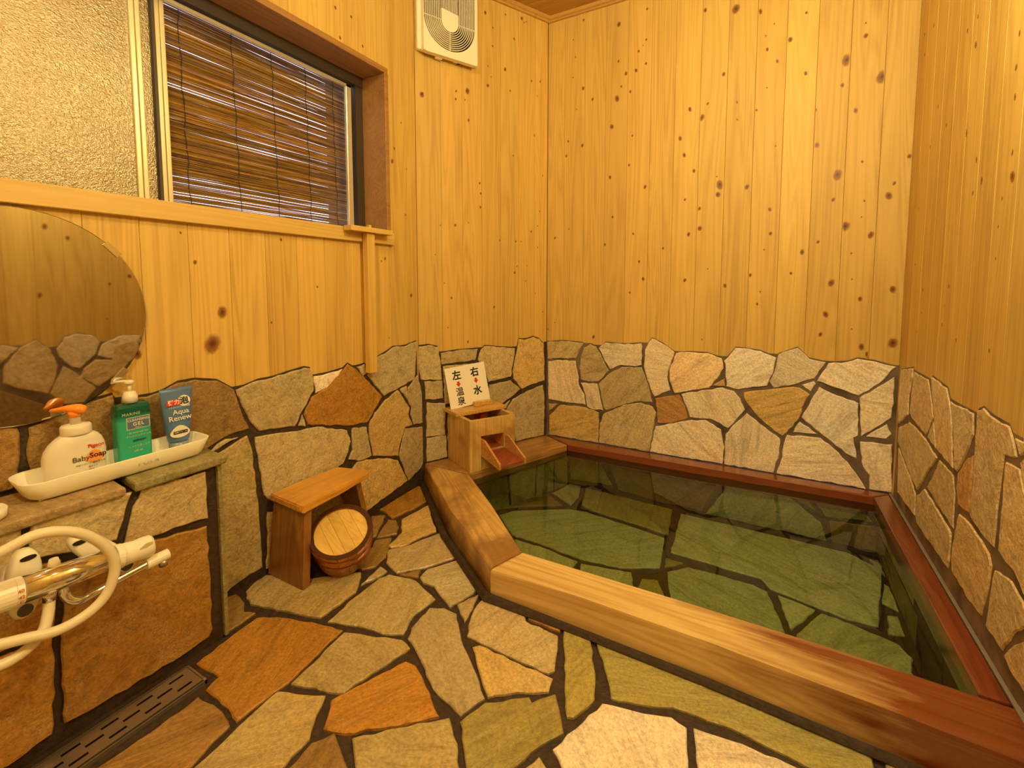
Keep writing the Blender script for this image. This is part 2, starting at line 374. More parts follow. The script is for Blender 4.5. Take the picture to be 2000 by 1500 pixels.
def plank(frame, a0, a1, b0, b1, parent, knots, mat, th=.012, gap=.0004, col=None, axis=1):
    """one tongue-and-groove board with eased edges; its knots are faces on the board"""
    f = FR[frame]; bm = bmesh.new(); uvl = bm.loops.layers.uv.new('UVMap'); a0 += gap; a1 -= gap; ch = .0014
    prof = [(a0, -th), (a1, -th), (a1, -ch), (a1-ch, 0), (a0+ch, 0), (a0, -ch)]
    lo = [bm.verts.new(f(a, b0, h)) for a, h in prof]; hi = [bm.verts.new(f(a, b1, h)) for a, h in prof]; n = 6
    bm.faces.new(lo[::-1]); bm.faces.new(hi)
    for i in range(n): bm.faces.new((lo[i], lo[(i+1) % n], hi[(i+1) % n], hi[i]))
    fixn(bm)
    inw = Vector(f(0, 0, 1))-Vector(f(0, 0, 0))
    for (ka, kb, s) in knots:
        r = KSZ[s]*random.uniform(.9, 1.15)*1.35; asp = random.uniform(1.15, 1.6); tl = random.uniform(-.4, .4); vs = []; us = []
        for q in range(14):
            t = 2*math.pi*q/14; u, w = math.cos(t), math.sin(t); x = u*r*math.cos(tl)-w*r*asp*math.sin(tl); y = u*r*math.sin(tl)+w*r*asp*math.cos(tl)
            aa = min(max(ka+x, a0+ch), a1-ch); vs.append(bm.verts.new(f(aa, min(max(kb+y, b0), b1), .0004))); us.append((u, w))
        fc = bm.faces.new(vs); fc.material_index = 1; fc.normal_update()
        if fc.normal.dot(inw) < 0: fc.normal_flip(); us = us
        for lp in fc.loops: lp[uvl].uv = us[vs.index(lp.vert)]
    v = random.uniform(.90, 1.06); w = random.uniform(-.05, .05)
    return obj('plank', bm, None, parent, col or (v, v*(1-w*.5), v*(1-w)), mats=[mat, M['knot']])
def mortar(frame, stones, a0, a1, b0, parent, mat, pad=.006, step=.006, h=.002):
    """bedding behind the stones, its top edge following the uppermost stones"""
    polys = [[(x/1000, y/1000) for x, y in p] for _, p in stones]; n = int((a1-a0)/step)+1; env = []
    for i in range(n+1):
        s = a0+(a1-a0)*i/n; m = 0
        for P in polys:
            for k in range(len(P)):
                (x1, y1), (x2, y2) = P[k-1], P[k]
                if (x1 <= s) != (x2 <= s): m = max(m, y1+(y2-y1)*(s-x1)/(x2-x1))
        env.append(m)
    r = 3
    mx = [max(env[max(0, i-r):i+r+1]) for i in range(len(env))]; cl = [min(mx[max(0, i-r):i+r+1]) for i in range(len(mx))]
    last = max(b0+.02, sorted(cl)[len(cl)//2])
    cl = [c if c > b0+.01 else last for c in cl]; cl = [c+pad for c in cl]
    f = FR[frame]; bm = bmesh.new(); A = []; B = []
    for i, c in enumerate(cl):
        s = a0+(a1-a0)*i/n; A.append(bm.verts.new(f(s, b0, h))); B.append(bm.verts.new(f(s, c, h)))
    A2 = [bm.verts.new(f(a0+(a1-a0)*i/n, b0, .0003)) for i in range(n+1)]; B2 = [bm.verts.new(f(a0+(a1-a0)*i/n, cl[i], .0003)) for i in range(n+1)]
    for i in range(n):
        bm.faces.new((A[i], A[i+1], B[i+1], B[i])); bm.faces.new((B[i], B[i+1], B2[i+1], B2[i])); bm.faces.new((A2[i], A2[i+1], A[i+1], A[i])); bm.faces.new((B2[i], B2[i+1], A2[i+1], A2[i]))
    bm.faces.new((A[0], B[0], B2[0], A2[0])); bm.faces.new((A[n], A2[n], B2[n], B[n]))
    return obj('mortar', fixn(bm), mat, parent)
# stone outlines in millimetres on each surface, counter-clockwise
STONES={
'A':[('b',[287,539,317,536,338,535,347,551,355,643,353,675,326,686,296,694]),('b',[367,630,366,593,369,537,449,525,527,538,537,674,533,714,488,707,419,687,371,670]),('b',[550,699,543,526,613,516,747,492,775,506,824,522,890,525,870,574,858,620,845,666,796,704,732,719,687,718,647,700,609,693]),('t',[741,475,793,486,853,506,813,512,786,503]),('t',[731,461,726,29,777,4,807,14,872,25,916,26,914,153,906,320,894,463,882,503,784,471]),('k',[862,632,888,563,908,528,923,507,980,499,1058,487,1120,576,1143,603,1141,661,1131,690,1107,697,1050,691,980,681,930,681,852,663]),('w',[1152,591,1202,601,1260,640,1281,664,1213,658,1145,658]),('o',[1263,648,1197,604,1134,581,1098,521,1114,479,1192,454,1326,418,1408,410,1451,458,1499,503,1408,599,1356,650,1310,681]),('k',[1391,618,1409,624,1401,667,1356,661]),('k',[1414,616,1469,551,1509,504,1609,524,1714,544,1727,631,1737,729,1648,714,1576,720,1540,705,1452,678]),('y',[1518,485,1451,440,1416,394,1415,344,1436,250,1520,222,1593,198,1609,262,1650,331,1677,410,1635,467,1598,514]),('k',[1664,453,1658,522,1612,514]),('k',[1669,512,1667,447,1692,406,1684,375,1705,319,1790,306,1788,392,1762,494,1740,560]),('k',[1646,324,1697,321,1669,379]),('k',[1619,259,1600,198,1607,176,1661,52,1684,59,1753,84,1786,136,1788,208,1785,289,1649,316]),('y',[1320,235,1287,38,1341,18,1414,18,1470,32,1558,42,1654,55,1589,179,1520,212,1397,247,1346,253]),('k',[1323,314,1300,280,1351,255,1427,255,1402,391,1323,406]),('k',[919,378,933,276,973,228,1098,225,1273,273,1301,318,1313,352,1296,405,1154,459,1023,474,908,490]),('k',[1073,485,1103,474,1090,523]),('k',[930,11,1004,-3,1183,-10,1276,21,1293,223,1097,195,1011,183,942,213]),('y',[-650,540,-513,540,-519,700,-650,700]),('b',[-499,540,-350,540,-299,700,-505,700]),('b',[-336,540,-119,540,-274,700,-284,700]),('g',[-99,540,-77,540,-19,700,-255,700]),('k',[-62,540,181,540,164,700,-5,700])],
'B':[('k',[-5,643,-1,579,9,534,124,520,114,633,104,691,53,706,1,702]),('k',[30,432,94,423,129,424,127,515,26,522]),('k',[32,237,138,227,140,395,38,415]),('k',[34,106,149,106,144,226,35,231]),('k',[123,600,232,603,322,603,338,665,208,665,120,659]),('k',[140,390,372,384,357,499,309,588,131,589]),('k',[357,656,338,602,376,553,402,476,489,483,552,488,573,592,580,650,463,664,383,676]),('y',[587,602,566,516,573,474,631,407,713,427,797,439,796,571,792,658,757,691,712,706,652,692,609,700]),('k',[388,367,489,341,545,365,620,409,552,467,409,459]),('k',[668,390,566,356,524,303,566,237,588,106,669,106,795,106,798,323,786,412]),('k',[520,310,548,353,503,330]),('k',[155,106,559,106,489,323,152,374])],
'C':[('k',[-1135,566,-1075,574,-956,583,-937,629,-910,676,-1043,680,-1139,668]),('g',[-1130,436,-1126,321,-1011,317,-893,317,-900,376,-935,429,-942,494,-956,568,-1062,566,-1131,551]),('k',[-907,649,-925,598,-933,531,-923,460,-858,455,-816,462,-757,529,-781,565,-806,618,-834,660,-870,672]),('g',[-800,624,-782,582,-749,536,-686,567,-607,565,-577,576,-576,676,-582,693,-676,681,-777,686,-821,652]),('g',[-542,703,-562,661,-566,571,-528,452,-506,410,-425,453,-442,517,-436,569,-424,611,-410,657,-473,699,-526,723]),('p',[-433,564,-429,501,-404,442,-240,487,-201,540,-175,592,-185,642,-250,663,-335,663,-400,653]),('g',[-894,377,-881,306,-835,294,-789,300,-825,447,-923,442]),('k',[-784,313,-769,300,-659,352,-587,375,-516,379,-548,489,-577,562,-685,556,-748,518,-816,448]),('k',[-1126,249,-1066,301,-1126,296]),('y',[-1122,222,-1125,106,-1009,106,-814,106,-813,282,-893,302,-1053,296]),('k',[-806,221,-811,106,-667,106,-530,106,-503,266,-496,325,-515,354,-575,368,-670,345,-783,281]),('r',[-491,337,-489,268,-416,279,-335,317,-347,365,-381,436,-503,402]),('g',[-326,324,-223,328,-144,293,-73,396,-95,449,-125,484,-176,496,-369,440]),('y',[-165,505,-168,543,-223,501]),('w',[-143,671,-173,630,-165,593,-158,503,-103,494,-43,513,17,525,42,606,50,663,-17,690,-87,698,-125,698]),('g',[50,616,27,548,45,518,123,541,204,578,245,657,182,668,135,715,60,681]),('w',[216,567,292,544,371,519,438,578,493,657,421,675,360,682,326,665,255,653]),('w',[194,517,212,555,204,566,157,544]),('y',[-74,444,-44,404,19,338,89,291,131,344,155,394,171,459,191,502,150,529,123,531,-82,481]),('w',[163,391,217,343,281,296,336,251,376,233,361,326,377,338,372,485,293,510,225,542]),('g',[388,339,434,381,488,436,492,520,490,613,438,565,376,510]),('w',[132,315,226,323,156,370]),('w',[475,340,493,365,475,405,406,340]),('g',[391,261,401,203,426,168,428,106,466,106,504,106,497,319,385,313]),('w',[95,240,93,190,72,106,267,106,415,106,414,106,345,213,290,267,240,306,108,299]),('g',[-122,312,-155,262,-156,106,-43,106,59,106,80,205,81,275,-4,334,-65,381]),('g',[-507,217,-524,106,-333,106,-165,106,-158,194,-177,282,-249,319,-338,304,-497,250])],
'D':[('k',[2438,653,2267,687,2266,653,2299,574,2296,497,2425,428,2447,517]),('k',[2250,676,2077,677,2045,637,1996,563,2064,484,2237,496,2277,510,2272,584]),('k',[2045,692,1888,683,1858,648,1830,598,1794,461,1939,471,1983,558,2031,652]),('k',[1850,651,1673,657,1663,600,1711,523,1760,463,1781,466,1806,567,1823,607]),('k',[1993,552,1949,471,2040,482]),('k',[2414,416,2269,476,2074,472,1933,446,2035,350,2116,267,2202,284,2344,334,2415,353]),('k',[2402,335,2279,295,2176,265,2137,243,2126,165,2374,151]),('k',[1913,447,1785,442,1763,395,1756,293,1868,301,2016,318,1957,382]),('r',[1751,462,1702,516,1653,549,1653,474,1658,386,1734,376,1751,418]),('t',[1648,671,1614,686,1552,676,1466,677,1444,655,1421,619,1437,612,1480,605,1485,553,1493,459,1495,371,1546,369,1606,375,1647,385,1643,461,1644,579]),('k',[1437,659,1381,665,1370,652,1407,626]),('t',[1470,592,1403,598,1349,523,1280,448,1284,348,1329,340,1362,357,1390,369,1447,371,1473,376,1472,468,1471,556]),('t',[1398,615,1355,654,1254,637,1234,514,1331,531,1372,570]),('k',[2112,249,2036,302,1875,288,1769,273,1766,235,1773,163,2090,152,2107,171]),('t',[1718,355,1661,361,1566,355,1517,344,1498,323,1502,282,1532,173,1605,165,1736,174,1751,208,1735,298]),('t',[1480,322,1398,343,1343,330,1316,314,1315,295,1372,235,1414,166,1503,166,1494,217]),('t',[1183,295,1214,156,1302,153,1370,153,1403,163,1362,218,1294,282]),('k',[734,550,788,609,850,672,787,693,731,657]),('k',[782,493,861,444,948,404,974,457,998,552,971,649,915,707,856,674,792,584]),('g',[1007,604,1058,534,1092,523,1168,600,1191,666,1167,705,1096,727,1035,712,997,649]),('g',[1177,587,1242,563,1371,584,1393,687,1295,696,1200,652]),('k',[1089,472,1172,401,1300,487,1337,540,1166,564,1108,517]),('k',[958,404,1014,330,1097,321,1158,395,1070,502,1020,549]),('b',[725,228,935,167,964,307,924,351,739,476]),('g',[-467,125,-539,183,-650,161,-650,0,-449,0]),('k',[-487,369,-650,345,-650,175,-542,197]),('t',[-483,385,-650,565,-650,359,-483,384]),('k',[-650,585,-477,399,-415,483,-425,670,-650,670]),('y',[-239,175,-281,214,-453,125,-435,0,-309,0]),('t',[-288,226,-301,278,-472,368,-529,193,-459,137]),('b',[-236,384,-255,470,-405,474,-469,386,-469,382,-297,292]),('k',[-401,488,-253,484,-233,523,-303,670,-411,670]),('b',[-132,156,-226,169,-294,0,-113,0]),('k',[-69,202,-60,287,-88,365,-225,376,-287,281,-274,226,-227,183,-127,169]),('y',[-51,453,-107,537,-220,517,-242,476,-223,389,-87,379]),('g',[-221,531,-109,551,-66,670,-288,670]),('k',[64,144,-62,190,-118,158,-98,0,105,0]),('b',[126,208,106,342,-46,283,-55,202,68,157]),('y',[144,444,118,466,-39,447,-75,371,-48,297,106,357]),('t',[-96,546,-40,461,112,479,82,670,-51,670]),('k',[302,210,136,199,78,147,119,0,240,0]),('b',[154,432,119,351,140,213,300,224]),('k',[357,267,345,498,344,499,164,442,316,226,326,229]),('k',[127,477,154,453,336,511,302,670,96,670]),('k',[466,83,328,215,317,212,255,0,447,0]),('b',[567,144,475,286,368,258,340,224,475,94]),('t',[484,310,491,497,359,496,370,273,474,300]),('t',[351,511,353,510,497,511,520,521,518,670,316,670]),('k',[662,140,579,134,480,81,462,0,691,0]),('t',[677,171,699,284,684,316,494,300,487,293,581,148,664,154]),('g',[676,472,528,510,505,499,498,315,681,330]),('t',[534,522,681,486,718,515,715,670,532,670]),('k',[861,119,686,160,675,146,706,0,877,0]),('b',[1003,76,932,130,929,126,934,0,1005,0]),('t',[1038,130,1043,155,1001,190,940,165,937,143,1009,90]),('b',[1122,36,1045,117,1017,78,1019,0,1111,0]),('g',[1145,76,1114,161,1056,151,1052,130,1129,49]),('k',[1120,257,1033,276,1027,272,1010,201,1052,165,1113,175]),('g',[1220,106,1158,69,1136,34,1126,0,1227,0]),('k',[1242,106,1233,106,1241,0,1330,0,1330,106])],
'F':[('b',[-1338,696,-1342,792,-1377,777,-1418,802,-1481,812,-1494,782]),('t',[-1434,818,-1396,807,-1248,847,-1150,875,-1148,1011,-1168,1042,-1211,1091,-1344,975,-1488,921,-1484,873,-1465,835]),('o',[-1199,605,-1188,568,-1089,567,-1037,557,-1027,690,-1050,872,-1153,852,-1267,813,-1318,780,-1307,682,-1295,600]),('t',[-1023,907,-936,919,-884,947,-909,1029,-898,1110,-1015,1151,-1118,1132,-1133,1098,-1131,981,-1117,874]),('t',[-956,705,-923,710,-879,729,-876,760,-845,870,-832,916,-872,928,-1039,868,-1018,682]),('o',[-861,665,-845,641,-796,657,-720,716,-635,793,-694,832,-778,877,-809,875,-847,798,-874,732,-889,698]),('t',[-1001,422,-848,529,-854,567,-854,612,-874,638,-913,702,-1027,652,-1011,450]),('b',[-1179,505,-1183,426,-1188,352,-1164,348,-1013,432,-1029,484,-1039,543,-1072,551,-1111,555,-1144,552,-1184,549]),('b',[-830,517,-694,592,-727,608,-771,627,-815,647,-840,607,-836,547]),('t',[-732,629,-676,591,-499,689,-525,720,-560,762,-611,802,-771,658]),('k',[-820,922,-773,895,-696,846,-593,820,-567,886,-622,934,-724,1010,-798,1089,-844,1091,-888,1069,-880,977,-862,940]),('k',[-756,1070,-785,1198,-819,1121]),('k',[-761,1127,-738,1063,-719,1030,-575,1026,-461,1027,-450,1042,-490,1157,-596,1163,-613,1193,-708,1193,-764,1190]),('y',[-615,938,-562,892,-501,942,-438,979,-444,1017,-667,1018,-682,1003]),('o',[-595,1176,-491,1175,-504,1214,-598,1217,-613,1206]),('v',[-414,1024,-373,937,-359,943,-331,1012,-346,1062,-405,1195,-468,1201,-492,1197]),('v',[-549,768,-487,707,-423,742,-430,774,-411,823,-365,898,-421,980,-461,931,-473,941,-560,876,-584,807]),('w',[-337,824,-311,794,-104,920,-124,1044,-159,1054,-238,1028,-311,1011,-371,852]),('g',[-99,1005,-81,921,128,1048,98,1065,-12,1066,-111,1053]),('v',[-341,1117,-313,1070,-298,1035,-243,1050,-159,1084,-132,1087,-13,1092,94,1081,130,1071,226,1124,236,1185,160,1207,70,1219,-41,1216,-150,1212,-280,1196,-337,1199,-387,1192]),('t',[251,1191,311,1191,352,1211,349,1222,266,1220,253,1213]),('t',[254,1118,345,1168,308,1181,254,1165]),('k',[-405,752,-351,782,-365,808,-390,823,-404,790]),('o',[-1434,1447,-1387,1426,-1360,1541,-1358,1640,-1454,1725,-1498,1734,-1497,1575,-1491,1458]),('b',[-1349,1280,-1342,1292,-1430,1433,-1478,1396]),('b',[-1329,1282,-1280,1344,-1309,1387,-1359,1422,-1394,1412]),('b',[-1237,1103,-1221,1105,-1193,1141,-1203,1204,-1277,1311,-1320,1265]),('y',[-1269,1359,-1250,1263,-1231,1257,-1194,1294,-1184,1354,-1152,1437,-1326,1600,-1344,1440]),('k',[-1175,1176,-1101,1152,-1043,1211,-968,1334,-1012,1352,-1129,1437,-1186,1291,-1227,1240]),('k',[-1160,1043,-1142,1100,-1137,1142,-1177,1150]),('b',[-1016,1169,-1035,1202,-1085,1148]),('k',[-983,1154,-941,1158,-833,1100,-805,1207,-851,1249,-957,1318,-1018,1218,-1013,1171]),('t',[-1110,-530,-1159,-465,-1310,-410,-1310,-650,-1105,-650]),('k',[-1059,-315,-1130,-242,-1310,-292,-1310,-395,-1158,-451]),('b',[-888,-423,-902,-409,-1096,-531,-1091,-650,-839,-650]),('y',[-909,-397,-923,-354,-1047,-322,-1146,-459,-1101,-518]),('t',[-912,-317,-942,-109,-959,-95,-1079,-121,-1120,-233,-1047,-308,-922,-340]),('g',[-939,130,-1132,111,-1159,-28,-1082,-107,-964,-82]),('k',[-929,331,-1084,368,-1171,157,-1135,125,-934,145]),('g',[-618,-454,-726,-404,-874,-426,-825,-650,-703,-650]),('g',[-709,-213,-899,-323,-910,-349,-895,-396,-879,-412,-731,-391]),('g',[-712,-126,-734,-108,-927,-112,-899,-307,-710,-197]),('k',[-782,94,-925,134,-950,-85,-933,-98,-741,-94]),('t',[-645,171,-670,282,-734,320,-915,331,-920,147,-777,107]),('t',[-565,-435,-566,-434,-603,-455,-687,-650,-445,-650]),('k',[-573,-423,-575,-300,-695,-217,-717,-393,-609,-443]),('g',[-510,-245,-546,-74,-564,-63,-698,-127,-696,-199,-696,-199,-568,-287]),('b',[-563,123,-637,159,-768,95,-726,-97,-704,-114,-570,-50]),('k',[-452,364,-534,403,-656,284,-631,172,-555,135,-446,172]),('b',[-543,414,-573,488,-691,486,-724,331,-665,295]),('k',[-323,-441,-331,-425,-548,-435,-429,-650,-393,-650]),('b',[-322,-343,-369,-253,-500,-255,-561,-300,-559,-422,-559,-422,-333,-411]),('y',[-338,-92,-531,-77,-497,-241,-371,-239]),('k',[-394,142,-439,160,-549,122,-556,-51,-537,-62,-340,-78]),('y',[-279,349,-351,404,-438,364,-432,172,-387,155,-333,172]),('g',[-311,570,-543,546,-561,495,-529,417,-445,376,-356,417]),('b',[-109,-544,-133,-518,-312,-449,-378,-650,-80,-650]),('b',[-95,-256,-309,-346,-320,-417,-311,-435,-134,-503]),('y',[-79,-228,-152,-74,-324,-93,-358,-245,-312,-333,-90,-239]),('k',[-140,-35,-183,143,-327,159,-379,142,-325,-79,-152,-60]),('y',[-108,252,-108,263,-147,332,-266,344,-318,172,-181,157]),('k',[-111,500,-294,576,-295,575,-342,415,-268,359,-148,346]),('k',[-24,580,-201,754,-250,743,-294,701,-289,589,-103,512,-28,548]),('k',[162,-454,65,-405,-94,-543,-66,-650,67,-650]),('g',[8,-275,-25,-247,-69,-237,-79,-248,-121,-510,-102,-531,56,-394]),('k',[157,-49,68,35,-127,-41,-140,-66,-66,-223,-24,-233]),('t',[67,130,-99,240,-170,148,-127,-26,62,48]),('b',[144,324,113,368,-94,260,-94,253,73,142,98,165]),('g',[104,455,-22,535,-97,499,-135,339,-98,274,108,382]),('t',[50,729,40,765,-134,796,-187,760,-19,595]),('b',[311,-460,268,-435,176,-457,82,-650,288,-650]),('g',[243,-250,23,-276,69,-391,172,-443,262,-422]),('g',[284,-146,272,-81,169,-56,-12,-240,16,-263,245,-236]),('y',[276,-67,300,70,256,144,107,155,81,130,76,46,171,-42,275,-68]),('b',[289,286,156,317,113,168,255,159]),('b',[197,505,118,456,122,380,155,332,297,299,422,348]),('b',[261,647,60,720,-10,581,-14,547,111,468,192,518]),('y',[292,739,197,899,98,883,53,770,63,734,268,659]),('k',[324,-463,302,-650,490,-650,490,-446]),('y',[294,-156,257,-243,276,-423,320,-449,490,-432,490,-262]),('y',[286,-77,285,-78,297,-142,490,-246,490,-32]),('k',[313,67,291,-61,490,-17,490,184]),('t',[439,339,304,286,268,152,309,81,490,201,490,342]),('y',[275,643,207,515,439,354,490,356,490,541]),('k',[305,735,282,655,490,556,490,854]),('b',[280,983,209,905,302,749,490,871,490,918]),('k',[283,997,490,932,490,1140,253,1140])],
'K':[('k',[257,430,292,437,300,455,307,511,262,509]),('k',[316,469,315,430,387,411,459,402,466,424,479,466,495,504,399,511,323,509]),('k',[496,467,484,422,475,385,536,374,601,370,662,362,660,418,661,495,515,501]),('o',[464,381,377,373,361,282,351,250,351,170,348,35,413,28,585,21,649,26,659,43,659,236,657,342,539,362]),('o',[221,24,280,22,327,30,331,68,340,191,339,244,234,260]),('o',[248,265,340,258,350,348,362,405,300,420,257,415]),('b',[-472,205,-558,294,-650,314,-650,10,-560,10]),('y',[-650,328,-556,308,-373,500,-650,500]),('y',[-281,183,-301,202,-459,199,-545,10,-293,10]),('b',[-544,301,-461,213,-305,216,-303,500,-353,500]),('g',[-135,193,-267,179,-279,10,-59,10]),('t',[-291,212,-271,193,-134,207,-44,274,-113,500,-289,500]),('b',[69,237,-35,264,-122,198,-44,10,27,10]),('g',[-31,278,77,249,163,271,50,500,-98,500])],
'TB':[('v',[-961,-116,-882,-112,-709,-99,-794,72,-962,78]),('v',[-735,30,-428,25,-174,33,-152,68,-481,67,-764,71]),('b',[-680,-116,-450,-135,-249,-133,-187,9,-427,6,-728,14]),('g',[-230,-144,153,-159,275,-147,252,-67,125,64,-131,62]),('y',[229,-16,198,66,141,63]),('v',[268,-34,434,-16,406,67,224,62]),('r',[298,-151,473,-161,463,-31,284,-49])],
'TF':[('g',[-859,2185,-855,2288,-891,2422,-959,2422,-997,2266]),('y',[-807,2214,-740,2182,-358,2132,-385,2391,-865,2413]),('g',[-988,1783,-825,1777,-649,1756,-480,1777,-342,1854,-367,2093,-762,2151,-847,2135,-1085,1984,-1132,1910]),('g',[-897,1619,-663,1612,-648,1732,-813,1752,-959,1755]),('g',[-582,1569,-399,1670,-434,1768,-632,1725]),('g',[-322,1993,18,1978,51,1926,286,1872,369,1880,446,2279,346,2355,-339,2368]),('g',[-245,1572,-27,1541,94,1691,42,1898,-4,1916,-240,1914,-308,1842]),('y',[-325,1871,-263,1933,-331,1937]),('g',[112,1717,190,1871,76,1897]),('g',[126,1704,107,1458,275,1421,423,1662,415,1692,433,1759,411,1808,292,1846,208,1860]),('g',[405,2032,447,2007,448,2157,435,2171]),('g',[390,1853,436,1870,437,1970,407,1959]),('g',[449,2228,447,2323,415,2346]),('y',[-392,1657,-293,1690,-330,1767,-387,1747]),('b',[-1163,1965,-1115,2011,-896,2158,-1006,2232,-1032,2268]),('b',[-707,1529,-721,1540,-906,1511,-908,1505,-736,1350,-719,1350]),('g',[-442,1373,-661,1528,-693,1526,-705,1350,-435,1350])],
}
KNOTS={
'A':[1610,1625,1,1595,1565,2,1708,956,2,1554,764,0,1034,1164,1,751,1072,1,823,918,4,789,820,5,593,814,3,716,1156,0,1434,1995,1,1318,1976,1,1299,2080,1,1377,2084,1,1516,1112,0,1657,1753,0,1677,1336,1,1693,1552,0,1538,1124,1,986,874,0,1178,998,0],
'B':[630,2461,2,646,2445,0,660,2453,0,579,2338,1,698,2147,1,760,2160,1,738,2075,0,721,1855,1,574,1719,0,781,1639,0,760,1433,0,745,1348,0,699,1313,1,591,1251,1,627,1253,0,746,1225,0,669,1118,0,583,1077,1,660,1030,0,729,959,0,786,849,0,397,2416,2,523,2447,1,443,2356,0,441,2262,1,412,2154,0,520,2164,2,431,2103,0,411,2054,2,553,2060,1,288,1997,3,37,1922,3,220,1942,1,40,1927,1,223,1982,1,273,1950,0,293,1853,1,358,1543,1,364,1490,1,361,1418,1,211,1313,1,127,1306,0,289,1332,0,186,940,1,146,1016,0,164,787,0,281,705,1,97,1159,0,483,1250,0,600,1113,0,446,886,1],
'C':[-734,2383,3,-733,2194,1,-692,2123,2,-639,2127,2,-738,2003,3,-764,1861,3,-930,2095,2,-875,2025,1,-931,1786,2,-1016,1821,1,-1027,1741,1,-770,1593,2,-752,1378,1,-652,1796,1,-667,1645,1,-580,1522,2,-638,1281,1,-603,1132,1,-580,1039,2,-650,966,1,-794,1231,1,-852,713,2,-1094,1281,1,-1092,786,0,-1133,744,0,-1008,1328,0,-410,1745,2,-388,1660,2,-340,1576,2,-379,1438,1,-309,1388,2,-357,1263,2,-305,1289,3,-440,1344,0,-481,1198,1,-367,1880,2,-311,1830,3,-285,1892,1,-218,2017,2,-155,1874,0,-152,1794,0,-234,1536,0,-219,1495,4,-226,1449,3,-100,1473,3,-369,1031,2,-262,1087,0,-181,1003,2,-279,732,0,-38,915,1,-72,1823,1,-32,1916,0,5,2026,1,-37,2088,1,-45,2150,0,-13,2194,0,52,2109,3,110,2209,1,118,1948,2,161,1781,2,172,1628,3,12,1647,0,-1,1359,2,6,1247,2,-18,1173,0,135,1156,2,194,1199,1,95,1060,1,-73,1053,2,-27,974,0,251,1015,3,236,874,3,220,782,2,325,1031,0,318,1144,0,358,945,2,372,735,3,334,812,0,254,1488,4,243,1382,2,339,1534,1,354,1367,0,347,1299,0,290,1262,4,383,1220,3,307,1753,2,255,1869,2,266,1971,4,328,2056,2,326,2108,0,390,1875,4,452,1431,1,436,1381,3,468,987,3,-174,2304,4,-309,2336,2,-72,2264,2,-589,2269,1,-627,2221,1,-588,2150,1,-605,2244,0,-716,2061,1,-667,2025,1,-588,2420,1,-932,2458,1,-977,2273,0,-991,2369,0,-991,2166,0,-967,1989,0,496,1536,2,479,758,4,399,702,3],
'D':[2420,1983,1,2401,1898,1,2301,1960,1,1862,1776,1,1863,1698,2,1939,1773,1,1586,1524,1,1582,1601,1,1580,1453,1,2184,1632,1,2080,1536,1,1889,1456,2,2250,1509,1,1794,1356,1,1746,1289,2,1804,1265,1,1561,1262,3,1571,1321,1,2343,1300,0,1608,1218,0,1619,1070,0,1618,1150,0,2347,1085,1,2224,986,1,1948,1000,1,1975,937,0,1987,874,1,2221,902,0,1852,837,1,2261,829,0,1615,835,1],
}
STONES = {k: [(c, list(zip(p[::2], p[1::2]))) for c, p in v] for k, v in STONES.items()}
KNOTS = {k: list(zip(v[::3], v[1::3], v[2::3])) for k, v in KNOTS.items()}
# ================================================================ the room
PAT = {'A': 'stone_x', 'B': 'stone_x', 'C': 'stone_y', 'D': 'stone_x', 'F': 'stone_floor', 'K': 'stone_x', 'TB': 'stone_y', 'TF': 'stone_floor'}
ZT = 2.52
def struct(name, bm, mat): return tag(obj(name, bm, mat), kind='structure')
def P3(f, *pts): return [f(*p) for p in pts]
# --- floor
fl = struct('floor', footprint([(-1.517, -.70), (.517, -.70), (.517, 1.25), (-.71, 1.25), (-1.335, 1.775), (-1.36, 1.84), (-1.52, 1.84)], -.05, -.0085), M['mortar'])
for c, p in STONES['F']: stone('F', c, p, fl, M['stone_floor'])
# mortar skirting where the floor meets the left wall and the tub
# --- left wall with the window opening
WY1, WZ0, WZ1 = 1.566, 1.186, 1.954
bm = join(box(-1.56, -1.518, -.75, 1.80, -.05, WZ0), box(-1.56, -1.518, -.75, 1.80, WZ1, ZT), box(-1.56, -1.518, WY1, 1.80, WZ0, WZ1), box(-1.56, -1.518, -.75, -.45, WZ0, WZ1), box(-1.56, -1.507, 1.757, 1.86, -.05, .35))
wl = struct('wall_left', bm, M['pine_v'])
seams = [1.695-.12*k for k in range(20)]
edges = [1.756]+seams+[-.70]
def inr(kn, a0, a1, b0, b1): return [k for k in kn if a0 <= k[0] < a1 and b0 <= k[1] < b1]
KA = [(x/1000, y/1000, s) for x, y, s in KNOTS['A']]
for e1, e0 in zip(edges, edges[1:]):
    if e0 >= e1: continue
    if e0 > 1.566 or e1 < -.45:
        e = max(e0, 1.545) if e0 > 1.44 and e0 < 1.545 else e0
        plank('A', e, e1, .0, ZT, wl, inr(KA, e, e1, .7, ZT), M['pine_v'])
    elif e1 > 1.566 > e0:
        plank('A', 1.566, e1, .0, ZT, wl, inr(KA, 1.566, e1, .7, ZT), M['pine_v'])
        plank('A', e0, 1.566, .0, WZ0, wl, inr(KA, e0, 1.566, .7, WZ0), M['pine_v']); plank('A', e0, 1.566, WZ1, ZT, wl, inr(KA, e0, 1.566, WZ1, ZT), M['pine_v'])
    else:
        plank('A', e0, e1, .0, WZ0, wl, inr(KA, e0, e1, .7, WZ0), M['pine_v']); plank('A', e0, e1, WZ1, ZT, wl, inr(KA, e0, e1, WZ1, ZT), M['pine_v'])
mortar('A', STONES['A'], -.69, 1.79, -.012, wl, M['mortar'])
for c, p in STONES['A']: stone('A', c, p, wl, M['stone_x'])
